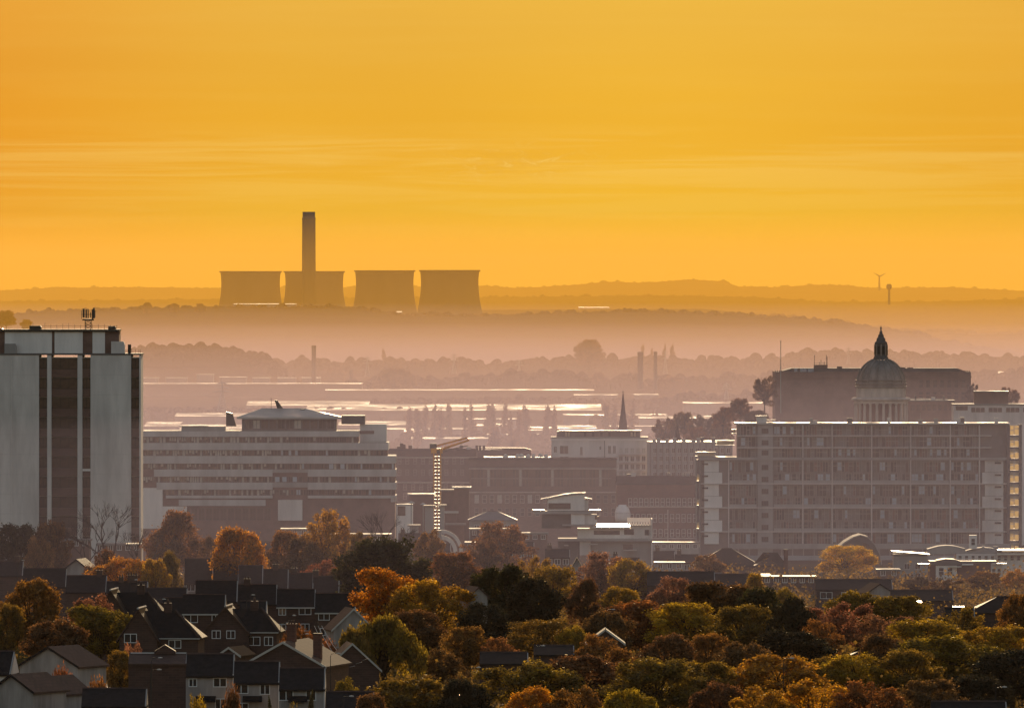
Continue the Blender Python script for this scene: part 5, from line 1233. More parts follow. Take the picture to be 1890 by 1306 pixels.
for (x0, x1, r_, e_, Y, lab, gb) in [(735, 800, 985, 997, 2420, 'brown roofed house row below the white pavilion', 'x'), (798, 832, 1004, 1016, 2330, 'small roof at the left foot of the pale arches', 'x'), (938, 986, 1001, 1014, 2330, 'brown roof between the arches and the curved building', 'x'),
        (1006, 1052, 1014, 1027, 2260, 'brown roof in front of the curved building base', 'x'), (1128, 1182, 1030, 1042, 2200, 'low brown roof right of the curved building base', 'x'), (1206, 1246, 1018, 1030, 2380, 'low roof in front of the brick sash block', 'x'),
        (1246, 1290, 1024, 1037, 2340, 'low roof beside the flats open stair', 'x'), (468, 522, 1000, 1013, 2330, 'low roof between the round orange tree and the office block', 'x'), (556, 604, 1004, 1017, 2300, 'low roof in front of the gold-brown tree', 'x'), (860, 884, 1012, 1028, 2290, 'little gable right of the pale arches', 'y')]:
    house(x0, x1, r_, e_, Y, lab, wall=BR_BROWN, roof=SLATE, depth=8, gable=gb, wins=[(x0 + (x1 - x0) * (i + .5) / 3, e_ + 4, 1.2, 1.2, 'two') for i in range(3)] if gb == 'x' else (), name='town_house', chimney=[(x0 + 8, .9, .8)] if gb == 'x' else ())
for (x0, x1, t, Y, lab, wm, rm) in LOWB:
    r_, f_ = flat_block(x0, x1, t, Y, lab, wall=wm, roof=rm, depth=9, name='low_building', eaves=.3)
    n_ = max(2, int((x1 - x0) / 14))
    for i in range(n_): window(r_, f_.x(x0 + (x1 - x0) * (i + .5) / n_), f_.z(t + 12), 1.0, 1.1, 0, 'two', gm=GLASSB)

rng = random.Random(77)
for root_, f_, x0, x1, t, n_ in ((m1, f1, 770, 870, 829, 5), (m3, f3, 1022, 1190, 806, 4), (m4, f4, 1270, 1345, 815, 5), (m5, f5, 1150, 1280, 879, 5), (m6, f6, 1680, 1755, 738, 3), (m10, f10, 1805, 1880, 1018, 4), (Z, Fr(1600, 1065, 2700), 1440, 1840, 779.8, 9)):
    for i in range(n_):
        px = rng.uniform(x0, x1); w_ = rng.uniform(.4, 1.3); h_ = rng.uniform(.4, 1.2)
        q = MB().box(-w_ / 2, w_ / 2, 0, 1.2, 0, h_); q.box(-w_ / 2 - .06, w_ / 2 + .06, -.06, 1.26, h_ + .005, h_ + .1)
        if i % 3 == 0: q.tube([(0, .6, h_), (0, .6, h_ + rng.uniform(.8, 2))], .04, 4)
        q.build('roof_vent', rng.choice((GREY, DGREY, PALE)), root_, loc=(f_.x(px), rng.uniform(1.5, 5), f_.z(t)))

# ------------------------------------------------------------------ streets
def ribbon(pts, w, name, m, lift=0.12):
    b = MB()
    P = [Vector((PX(px, Y), Y, 0)) for px, Y in pts]; L_ = []
    for i in range(len(P) - 1):
        n = max(2, int((P[i + 1] - P[i]).length / 8))
        for k in range(n): L_.append(P[i].lerp(P[i + 1], k / n))
    L_.append(P[-1]); rows = []
    for i, p in enumerate(L_):
        d = (L_[min(i + 1, len(L_) - 1)] - L_[max(0, i - 1)]).normalized(); nrm = Vector((-d.y, d.x, 0))
        rows.append([(q.x, q.y, ground_z(q.x, q.y) + lift + .3) for q in (p - nrm * w / 2, p + nrm * w / 2)])
    for r0, r1 in zip(rows, rows[1:]): b.face([r0[0], r0[1], r1[1], r1[0]])
    return tag(b.build(name, m), kind='structure')
ribbon([(120, 1150), (200, 1300), (222, 1420), (215, 1520), (330, 1560)], 6, 'road', TAR)
ribbon([(330, 1330), (700, 1330), (900, 1420)], 6, 'road', TAR, .14)
ribbon([(160, 1300), (204, 1420), (200, 1500)], 1.8, 'pavement', GREY, .26)
# ------------------------------------------------------------------ houses on the left
def hw(*a): return [(x, y, w, h, 'two') for x, y, w, h in a]
V = FRAMEW; GT = SHEET
HOUSES = [
 # front white terrace
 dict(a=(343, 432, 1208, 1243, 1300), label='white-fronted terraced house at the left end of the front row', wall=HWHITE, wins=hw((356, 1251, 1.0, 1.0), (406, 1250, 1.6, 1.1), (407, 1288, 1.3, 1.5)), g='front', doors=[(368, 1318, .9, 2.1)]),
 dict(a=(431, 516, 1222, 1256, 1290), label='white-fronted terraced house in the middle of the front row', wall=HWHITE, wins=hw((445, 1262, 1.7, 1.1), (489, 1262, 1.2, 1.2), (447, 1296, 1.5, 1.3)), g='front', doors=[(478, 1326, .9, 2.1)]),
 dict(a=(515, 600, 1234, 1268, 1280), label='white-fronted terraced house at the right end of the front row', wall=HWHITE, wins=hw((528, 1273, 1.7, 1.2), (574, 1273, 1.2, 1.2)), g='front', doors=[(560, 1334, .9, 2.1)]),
 # brick terraces behind, top row
 dict(a=(340, 393, 1032, 1073, 2010), label='back-row terraced house at the upper left with a white end wall', wall=HWHITE, wins=hw((352, 1078, 1.6, 1.2)), g='back'),
 dict(a=(393, 440, 1037, 1076, 1995), label='back-row dark roofed house, second from the upper left', g='back'),
 dict(a=(440, 485, 1044, 1080, 1980), label='back-row dark roofed house, third from the upper left', g='back'),
 dict(a=(485, 532, 1051, 1086, 1965), label='back-row dark roofed house in the middle of the top row', g='back', chimney=[(508, 1.0, .8)]),
 dict(a=(532, 578, 1058, 1090, 1950), label='back-row dark roofed house, third from the right end', g='back', chimney=[(542, 1.0, .8)]),
 dict(a=(578, 626, 1064, 1096, 1935), label='back-row dark roofed house with a bright chimney cap, second from the right end', g='back', chimney=[(582, 1.0, .9)]),
 dict(a=(626, 662, 1070, 1102, 1920), label='back-row dark roofed house at the right end beside the orange tree', g='back'),
 # second row
 dict(a=(360, 438, 1072, 1107, 1800), label='second-row slate roofed house at the left end', g='second', wins=hw((372, 1112, 1.6, 1.1))),
 dict(a=(438, 511, 1079, 1112, 1785), label='second-row slate roofed house, second from the left', g='second', chimney=[(455, 1.0, .8)], wins=hw((452, 1117, 1.5, 1.1))),
 dict(a=(510, 582, 1088, 1117, 1770), label='second-row house with two white windows, third from the left', g='second', wins=hw((521, 1121, 1.2, 1.2), (563, 1120, 2.0, 1.2), (563, 1150, 1.4, 1.2), (520, 1151, 1.4, 1.2)), verge=GT),
 dict(a=(581, 656, 1096, 1127, 1755), label='second-row house at the right end beside the big orange tree', g='second', wins=hw((598, 1130, 1.8, 1.2), (640, 1131, 1.0, 1.2), (600, 1158, 1.6, 1.2)), verge=GT),
 # left stepped row
 dict(a=(-20, 42, 1036, 1060, 1960), label='dark roofed house cut by the left edge, under the dark green tree', g='left', chimney=[(30, .9, .8)]),
 dict(a=(41, 122, 1050, 1080, 1900), label='dark roofed house left of the white gable', g='left', wins=hw((60, 1084, 1.5, 1.1))),
 dict(a=(121, 196, 1063, 1090, 1860), label='dark roofed house above the pink-leaved tree', g='left', chimney=[(182, 1.0, .8)]),
 dict(a=(195, 272, 1074, 1100, 1830), label='long dark roof right of the pink-leaved tree', g='left', chimney=[(243, 1.6, 1.0), (222, .8, .7)]),
 dict(a=(269, 345, 1086, 1110, 1815), label='dark roofed house just left of the second row', g='left'),
 dict(a=(336, 416, 1098, 1129, 1700), label='dark roofed house with a broad white window above the paired gables', wins=hw((352, 1133, 2.2, 1.3), (398, 1133, 1.2, 1.2)), verge=GT, g='left'),
 dict(a=(300, 338, 1104, 1135, 1710), label='narrow dark roof behind the chimney of the paired gables', g='left'),
 dict(a=(442, 492, 1110, 1135, 1690), label='small dark roofed house with a pale end wall above the hipped semi', wall=PALE, g='left'),
]
for d in HOUSES:
    x0, x1, r_, e_, Y = d['a']
    grp = {'front': 'white terraced houses of the front row', 'back': 'top row of dark terraced houses', 'second': 'second row of slate roofed houses', 'left': 'stepped dark roofed houses on the left'}[d['g']]
    hs = house(x0, x1, r_, e_, Y, d['label'], wall=d.get('wall', BR_DARK), wins=d.get('wins', ()), chimney=d.get('chimney', ()), group=grp, verge=d.get('verge'), doors=d.get('doors', ()), depth=8.0 if Y > 1400 else 7.0)
    if d['g'] == 'front':
        w_ = (x1 - x0) * Y / F; zl = HZ + (CAMZ - hs.location.z) * F / Y
        MB().prism_x([(-1.2, 0), (0, .55), (0, .4), (-1.2, -.15)], -w_ * .3, w_ * .12).build('porch_roof', SLATE, hs, loc=(0, -.02, PZ(1292, Y) - hs.location.z))
        MB().prism_y([(w_ / 2 - .16, 0), (w_ / 2, 0), (w_ / 2, PZ(e_, Y) - hs.location.z), (w_ / 2 - .16, PZ(e_, Y) - hs.location.z)], -.2, -.01).build('party_wall_edge', PALE, hs)
# hipped semis with a gabled front wing
def semi(px0, gx, gr, rx0, rx1, ridge, eave, Y, label, wins, hip_to, depth=9, rz=0, wl=None):
    """ridge from rx0 to rx1, hip running down to hip_to at eave row; gabled wing with apex (gx, gr) facing the viewer"""
    s = Y / F; g = ground_z(PX(rx0, Y), Y) - .4; root = empty('semi_detached_house', (PX(rx0, Y), Y, g), label, 'house', 'semis with gabled wings', rz=rz)
    X = lambda p: (p - rx0) * s
    Zf = lambda p: PZ(p, Y) - g
    ze, zr = Zf(eave), Zf(ridge); zg = Zf(gr); x1 = X(hip_to)
    MB().box(X(gx), x1 - .3, 0, depth, 0, ze).build('wall', BR_DARK, root)
    q = MB(); a, c = X(gx), x1 + .1
    A, B_, Cc, Dd = (a, -.3, ze), (c, -.3, ze), (c, depth + .3, ze), (a, depth + .3, ze); E, G = (a, depth / 2, zr), (X(rx1), depth / 2, zr)
    q.face([A, B_, G, E]).face([Cc, Dd, E, G]).face([B_, Cc, G]); q.face([(p[0], p[1], p[2] - .02) for p in (Dd, Cc, B_, A)]); q.face([A, E, Dd])
    q.box(c - .15, c, -.3, depth + .3, ze - .2, ze - .03)
    q.build('roof', SLATE, root)
    MB().tube([(c, -.3, ze + .06), (X(rx1), depth / 2, zr + .08)], .2, 5).build('hip_tiles', TILE, root)
    hwid = (X(gx) - X(px0)); k = hwid
    MB().prism_y([(a - k, 0), (a + k, 0), (a + k, ze * .98), (a, zg - .25), (a - k, ze * .98)], -1.6, depth - .5).build('gabled_wing', BR_DARK, root)
    q = MB()
    for sg in (-1, 1): q.prism_y([(a, zg), (a + sg * (k + .4), ze * .98 - .25), (a + sg * (k + .4), ze * .98 - .45), (a, zg - .22)], -1.9, depth - .4)
    q.build('wing_roof', SLATE, root)
    MB().tube([(a, -1.95, zg + .05), (a, depth - .4, zg + .05)], .17, 5).build('ridge_tiles', SHEET, root)
    q = MB()
    for sg in (-1, 1): q.prism_y([(a, zg + .03), (a + sg * (k + .4), ze * .98 - .22), (a + sg * (k + .4), ze * .98 - .47), (a, zg - .24)], -1.97, -1.91)
    q.build('bargeboard', TILE, root)
    cb = MB().box(X(rx1) - 1.6, X(rx1) - .5, depth / 2 - .4, depth / 2 + .4, zr - .8, zr + 1.1); chm = cb.build('chimney', BR_DARK, root)
    q = MB()
    q.lathe([(.2, zr + 1.1), (.22, zr + 1.2), (.14, zr + 1.6)], 8, (X(rx1) - 1.05, depth / 2))
    q.build('chimney_pot', TILE, chm)
    MB().box(a + k + .1, x1, -.45, -.31, ze - .12, ze + .02).build('gutter', SHEET, root)
    for (wx, wy, ww, wh, f_) in wins: window(root, X(wx), Zf(wy) - wh, ww, wh, -1.6 if f_ else 0, 'two')
    return root
semi(172, 206, 1088, 212, 268, 1094, 1140, 1640, 'dark hipped brick semi behind and left of its twin', [(190, 1142, 1.5, 1.2, 1), (213, 1160, 2.0, 1.4, 1)], 305, rz=R(-4))
semi(222, 257, 1122, 262, 318, 1128, 1177, 1560, 'dark hipped brick semi with bright hip and a white window pair', [(243, 1168, 1.8, 1.3, 1), (323, 1180, 1.8, 1.2, 0), (258, 1210, 2.0, 1.4, 1)], 370, rz=R(-4))
semi(375, 418, 1118, 424, 478, 1124, 1166, 1600, 'brick gable-winged semi in the middle with four white windows', [(401, 1162, 1.3, 1.2, 1), (428, 1162, 1.3, 1.2, 1), (468, 1174, 2.0, 1.3, 0), (496, 1174, 1.3, 1.3, 0), (431, 1193, 1.0, 1.6, 1)], 515, rz=R(-4))
# big brick gable with the sunlit right slope
h_ = house(446, 600, 1183, 1226, 1400, 'big brick gable house with a broad sunlit right roof slope and tall chimneys', wall=BR_DARK, roof=TILE, gable='y', depth=15, rz=R(-11), verge=SHEET, name='gabled_house')
s = 1400 / F
q = MB().box(-.55, .55, -.5, .5, 0, 2.1); q.box(-.65, .65, -.6, .6, 2.11, 2.3); c_ = q.build('chimney', BR_RED, h_, loc=(0, 5, PZ(1186, 1400) - h_.location.z))
q = MB(); 
for i in (-1, 0, 1): MB().lathe([(.12, 2.3), (.16, 2.4), (.1, 2.75)], 8, (i * .35, 0)).build('chimney_pot', TILE, c_)
c2 = MB().box(-.5, .5, -.5, .5, -1.5, 2.6).build('chimney', BR_RED, h_, loc=(3.6, 4, PZ(1210, 1400) - h_.location.z)); MB().box(-.58, .58, -.58, .58, 2.61, 2.8).build('chimney_cap', BR_DARK, c2)
h_ = house(237, 345, 1207, 1222, 1345, 'long blank brick wall house with a sunlit ridge behind the white terrace', wall=BR_DARK, roof=TILE, depth=6, name='brick_house')
MB().tube([(-3.4, 3, PZ(1206.5, 1345) - h_.location.z), (3.4, 3, PZ(1206.5, 1345) - h_.location.z)], .13, 5).build('ridge_tiles', SHEET, h_)  # second, pale tube along the ridge, painting its sunlit line
MB().prism_y([(-1.3, 0), (1.3, 0), (1.3, .3), (0, 1.1), (-1.3, .3)], 0, 2).build('dormer', BR_DARK, h_, loc=(.8, 2.6, PZ(1207, 1345) - h_.location.z))
house(404, 442, 1193, 1206, 1470, 'small pitched roof with a bright verge between the brick wall and the big gable', wall=BR_DARK, roof=SLATE, gable='y', rz=R(-14), depth=7, verge=SHEET, name='outhouse', cat='outhouse')
house(30, 150, 1192, 1226, 1380, 'white gabled house with a ribbed tile roof at the lower left', wall=HWHITE, roof=TILE, gable='y', rz=R(-24), depth=8, verge=SLATE, name='gabled_house', wins=hw((100, 1246, 1.2, 1.2)))
house(-22, 66, 1243, 1272, 1265, 'tile-roofed white gable house at the bottom left corner', wall=HWHITE, roof=TILE, gable='y', rz=R(-26), depth=8, verge=SLATE, name='gabled_house')
house(40, 118, 1247, 1276, 1290, 'tile-roofed house joined behind the bottom left corner gable', wall=HWHITE, roof=TILE, gable='y', rz=R(-26), depth=7, verge=SLATE, name='gabled_house')
house(-48, 20, 1203, 1240, 1360, 'dark roofed house with pale gable end cut by the left edge', wall=PALE, roof=SLATE, rz=R(-6), depth=7, name='gabled_house')
house(114, 168, 1031, 1052, 1990, 'white gable end among the trees below the tower block', wall=HWHITE, roof=SLATE, gable='y', rz=R(-8), depth=9, verge=SLATE, name='gabled_house')
house(615, 690, 1122, 1158, 1580, 'pale rendered gable house half hidden by the willow', wall=HWHITE, roof=TILE, gable='y', rz=R(8), depth=9, verge=SHEET, name='gabled_house')
house(600, 700, 1186, 1232, 1450, 'low dark gable with bright bargeboards behind the willow', wall=BR_DARK, roof=TILE, gable='y', rz=R(6), depth=8, verge=SHEET, name='gabled_house')
house(866, 900, 1082, 1098, 1680, 'white sided house showing right of the big orange tree', wall=HWHITE, roof=TILE, gable='y', rz=R(12), depth=7, name='gabled_house')
house(1085, 1150, 1160, 1184, 1560, 'small dark gable with pale bargeboards in the middle of the trees', wall=BR_DARK, roof=TILE, gable='y', verge=SHEET, depth=8, name='gabled_house')
house(1052, 1078, 1028, 1052, 2050, 'small steep white gable among the central trees', wall=HWHITE, roof=SLATE, gable='y', depth=7, name='gabled_house')
house(1165, 1205, 1040, 1062, 1980, 'small house with a white gable window left of the long dark roof', wall=BR_DARK, roof=TILE, gable='y', depth=8, verge=SHEET, name='gabled_house', wins=hw((1184, 1052, .9, 1.3)))
house(1195, 1320, 1056, 1078, 1950, 'long dark roof right of the white gable window', wall=BR_DARK, roof=SLATE, depth=9, name='row_of_houses', wins=hw((1225, 1084, 1.4, 1.1), (1268, 1084, 1.4, 1.1)))
house(1320, 1405, 1060, 1080, 1990, 'dark roof behind the gold-tipped tree at the centre right', wall=BR_DARK, roof=SLATE, depth=9, name='row_of_houses')
house(1506, 1648, 1070, 1086, 1980, 'long low slate roof under the round orange tree', wall=BR_DARK, roof=SLATE, depth=9, name='row_of_houses', wins=hw((1525, 1092, 2.2, 1.2), (1560, 1092, 1.4, 1.2)))
house(1600, 1648, 1076, 1092, 1940, 'white gable at the right end of the low slate roof', wall=HWHITE, roof=SLATE, gable='y', rz=R(10), depth=8, name='gabled_house')
house(1645, 1760, 1090, 1106, 1900, 'low roof with a glaring skylight right of the white gable', wall=BR_DARK, roof=SLATE, depth=9, name='row_of_houses')
house(1790, 1920, 1102, 1128, 1780, 'dark slate roofs at the right edge over the gold trees', wall=BR_DARK, roof=SLATE, depth=10, hipl=True, name='row_of_houses')
house(1745, 1800, 1122, 1140, 1740, 'low dark outbuilding with a sunlit ridge near the right edge', wall=BR_DARK, roof=SLATE, depth=7, name='outhouse', cat='outhouse')
house(885, 975, 1205, 1222, 1440, 'low dark roof below the round clipped tree', wall=BR_DARK, roof=SLATE, depth=7, name='outhouse', cat='outhouse')
house(985, 1060, 1192, 1206, 1480, 'low dark shed roof right of the clipped tree', wall=BR_DARK, roof=SLATE, depth=7, name='outhouse', cat='outhouse')
house(1575, 1620, 1193, 1206, 1500, 'dark pyramid roof poking out of the pink trees', wall=BR_DARK, roof=SLATE, hipl=True, hipr=True, depth=5, name='outhouse', cat='outhouse')
house(150, 270, 1272, 1300, 1255, 'black flat-looking roof at the bottom left between the tile roofs and the terrace', wall=BR_DARK, roof=SLATE, depth=7, name='garage_row', cat='garage')
house(600, 690, 1278, 1310, 1250, 'black garage roof at the bottom, right of the white terrace', wall=BR_DARK, roof=SLATE, depth=7, name='garage_row', cat='garage')
house(1720, 1860, 1296, 1330, 1240, 'black roof edge at the bottom right corner', wall=BR_DARK, roof=SLATE, depth=7, name='garage_row', cat='garage')
for (x0, x1, r_, Y, lab) in [(1680, 1702, 1108, 1860, 'small added shed whose white roof makes a glare under the low slate roof'), (1350, 1368, 1084, 1930, 'shed added for its glinting roof right of the long dark roof'), (1760, 1782, 1119, 1790, 'small lean-to added for its glinting roof near the right edge')]:
    r0, f0 = flat_block(x0, x1, r_ + 5, Y, lab, wall=BROWN, roof=DGREY, depth=5, name='glint_shed', cat='shed')  # sheds added for sparkle: polished white roofs to catch the sun
    w_ = (x1 - x0) / 2 * f0.s; MB().prism_x([(-.2, f0.z(r_ + 5) + .02), (5.2, f0.z(r_ + 5) + .32), (5.2, f0.z(r_ + 5) + .4), (-.2, f0.z(r_ + 5) + .1)], -w_, w_).build('sloping_roof', BRIGHT, r0)
    MB().box(-.4, .4, -.06, -.005, 0.5, 2.3).build('door', DGREY, r0)
# ------------------------------------------------------------------ street furniture, cars
def lamp(px, top, Y, label):
    g = ground_z(PX(px, Y), Y); h = PZ(top, Y) - g
    r = empty('street_lamp', (PX(px, Y), Y, g), label, 'street lamp', 'street lamps among the houses and trees')
    MB().tube([(0, 0, 0), (0, 0, h - .3), (.1, 0, h), (.9, 0, h + .1)], [.07, .045, .035, .03], 6).build('pole', BLACK, r)
    MB().lathe([(.06, -.08), (.3, -.04), (.26, .04), (.08, .08)], 10, ell=.6).build('lamp_head', SHEET, r, loc=(1.0, 0, h + .08))
for p in [(32, 1034, 1900, 'street lamp against the dark roof at the left edge'), (240, 1070, 1800, 'street lamp over the long dark roof by the orange trees'), (290, 1106, 1600, 'street lamp beside the chimney of the hipped semi'), (455, 1098, 1650, 'street lamp left of the second-row houses'),
          (530, 1136, 1560, 'street lamp in front of the two-windowed second-row house'), (553, 1170, 1500, 'street lamp right of the big gable chimney'), (518, 1150, 1500, 'street lamp above the big gable apex'), (280, 1214, 1300, 'upper street lamp against the blank brick wall'),
          (278, 1236, 1270, 'lower street lamp against the blank brick wall'), (988, 1192, 1420, 'street lamp under the clipped tree'), (868, 1232, 1340, 'street lamp with a curved neck at the bottom centre'), (632, 1285, 1230, 'street lamp at the bottom by the black garage roof'), (1118, 1125, 1500, 'street lamp between the yellow tree and the brown column tree'),
          (610, 1206, 1380, 'street lamp below the sunlit roof slope'), (1262, 1080, 1800, 'street lamp over the long dark roof, centre right'), (1446, 1215, 1300, 'street lamp in the dark gap of the right-hand trees'), (1838, 1268, 1270, 'street lamp at the lower right edge')]:
    lamp(*p)
pole = empty('telegraph_pole', (PX(587, 1520), 1520, ground_z(PX(587, 1520), 1520)), 'wooden telegraph pole with wires sagging towards the willow', 'telegraph pole')
hp = PZ(1148, 1520) - pole.location.z
MB().tube([(0, 0, 0), (0, 0, hp)], [.15, .1], 7).build('post', BARK, pole); MB().box(-.8, .8, -.06, .06, hp - .6, hp - .48).build('crossarm', BARK, pole)
w3 = Vector((PX(655, 1440) - pole.location.x, 1440 - 1520, PZ(1228, 1440) - pole.location.z))
for i in range(3):
    a = Vector((-.5 + i * .5, 0, hp - .45)); b_ = w3 + Vector((i * .9, 0, i * .5))
    MB().tube([tuple(a.lerp(b_, t / 8) + Vector((0, 0, -2.2 * math.sin(math.pi * t / 8)))) for t in range(9)], .035, 3).build('wire', SHEET, pole)
CARP = {}
def car(px, Y, rz, col, label, van=False):
    if van not in CARP:
        b = MB()
        if van: P = [(-2.4, .35), (2.3, .35), (2.35, .9), (2.0, 1.15), (1.6, 1.3), (1.15, 1.95), (-2.35, 2.0), (-2.42, .9)]; Gp = [(1.52, 1.3), (1.12, 1.86), (.3, 1.86), (.3, 1.3)]
        else: P = [(-2.05, .3), (2.05, .3), (2.1, .62), (1.9, .82), (1.05, .95), (.45, 1.4), (-.95, 1.45), (-1.6, 1.02), (-2.05, .92)]; Gp = [(.95, .96), (.42, 1.36), (-.9, 1.4), (-1.45, 1.0)]
        hw_ = .85; k = .86
        n = len(P); 
        for sgn, y_ in ((1, -hw_), (1, hw_)): b.v += [(x, y_ * (k if z > 1.0 else 1), z) for x, z in P]
        b.f.append(tuple(range(n))); b.m.append(0); b.f.append(tuple(n + i for i in reversed(range(n)))); b.m.append(0)
        for i in range(n): j = (i + 1) % n; b.f.append((i, n + i, n + j, j)); b.m.append(0)
        gl = MB()
        for y0, y1 in ((-hw_ - .02, -hw_ * .8), (hw_ * .8, hw_ + .02)): gl.prism_y(Gp, y0, y1)
        gl.prism_y([(P[4][0] + .06, P[4][1] + .02), (P[5][0] + .05, P[5][1] - .03), (P[5][0] - .02, P[5][1] - .03), (P[4][0] - .1, P[4][1] + .02)], -hw_ * .78, hw_ * .78)
        wl_ = MB().lathe([(.31, -.1), (.33, -.08), (.33, .08), (.31, .1)], 14); wl_.v = [(x, z, y) for x, y, z in wl_.v]
        hl = MB().box(-.04, .04, -.16, .16, -.07, .07)
        CARP[van] = (b.mesh('body', [BLACK]), gl.mesh('window', [GLASS]), wl_.mesh('wheel', [BLACK]), hl.mesh('headlight', [SHEET]), [(1.25, .75), (-1.3, .75)], P[2])
    body, glm, whl, hlm, wp, nose = CARP[van]
    r = empty('parked_van' if van else 'parked_car', (PX(px, Y), Y, ground_z(PX(px, Y), Y) + .45), label, 'van' if van else 'car', 'vehicles parked by the houses', rz=rz)
    def pt(n_, me, loc=(0, 0, 0)):
        o = bpy.data.objects.new(n_, me); C.objects.link(o); o.parent = r; o.location = loc; return o
    o = pt('body', body); o.material_slots[0].link = 'OBJECT'; o.material_slots[0].material = mat('car_paint_' + col, {'silver': (.45, .45, .46), 'dark': (.03, .03, .035), 'red': (.25, .03, .02), 'white': (.75, .75, .75)}[col], .25, .03, .5, metal=.3, spec=.6)
    pt('window', glm)
    for wx, wy in wp:
        for sg in (-1, 1): pt('wheel', whl, (wx, sg * wy, .33))
    for sg in (-1, 1): pt('headlight', hlm, (nose[0] - .0, sg * .55, nose[1] + .02))
for p in [(272, 1262, .3, 'silver', 'silver car parked at the foot of the blank brick wall'), (292, 1258, 1.2, 'dark', 'dark car parked right of the silver one'), (306, 1252, .9, 'white', 'white car nearest the white terrace'), (215, 1345, .2, 'dark', 'dark car on the sunlit bit of road'),
          (640, 1335, .1, 'white', 'pale van parked right of the big brick gable', True), (655, 1330, .2, 'red', 'red car behind the pale van'), (792, 1400, 1.4, 'silver', 'silver car glinting below the willow'), (850, 1405, .2, 'dark', 'dark car right of the glinting silver one')]:
    car(*p)
def fence(px0, px1, Y, h, label, m=BARK):
    x0, x1 = PX(px0, Y), PX(px1, Y); g = ground_z((x0 + x1) / 2, Y)
    r = empty('garden_fence', ((x0 + x1) / 2, Y, g), label, 'fence'); a = (x1 - x0) / 2
    q = MB(); n = max(3, int(2 * a / .16))
    for i in range(n): q.box(-a + 2 * a * i / n + .01, -a + 2 * a * (i + 1) / n - .01, 0, .03, .05, h - .06 * (i % 2) * .4)
    q.build('boards', m, r); n = max(2, int(2 * a / 2))
    for i in range(n + 1): MB().box(-a + 2 * a * i / n - .06, -a + 2 * a * i / n + .06, .031, .15, 0, h + .1).build('post', m, r)
fence(180, 236, 1300, 1.9, 'dark garden fence left of the blank brick wall')
fence(345, 420, 1270, 1.7, 'dark garden fence in front of the left white terraced house')
fence(610, 700, 1300, 1.8, 'dark garden fence right of the white terrace')
fence(150, 215, 1330, 1.8, 'fence beside the sunlit road')
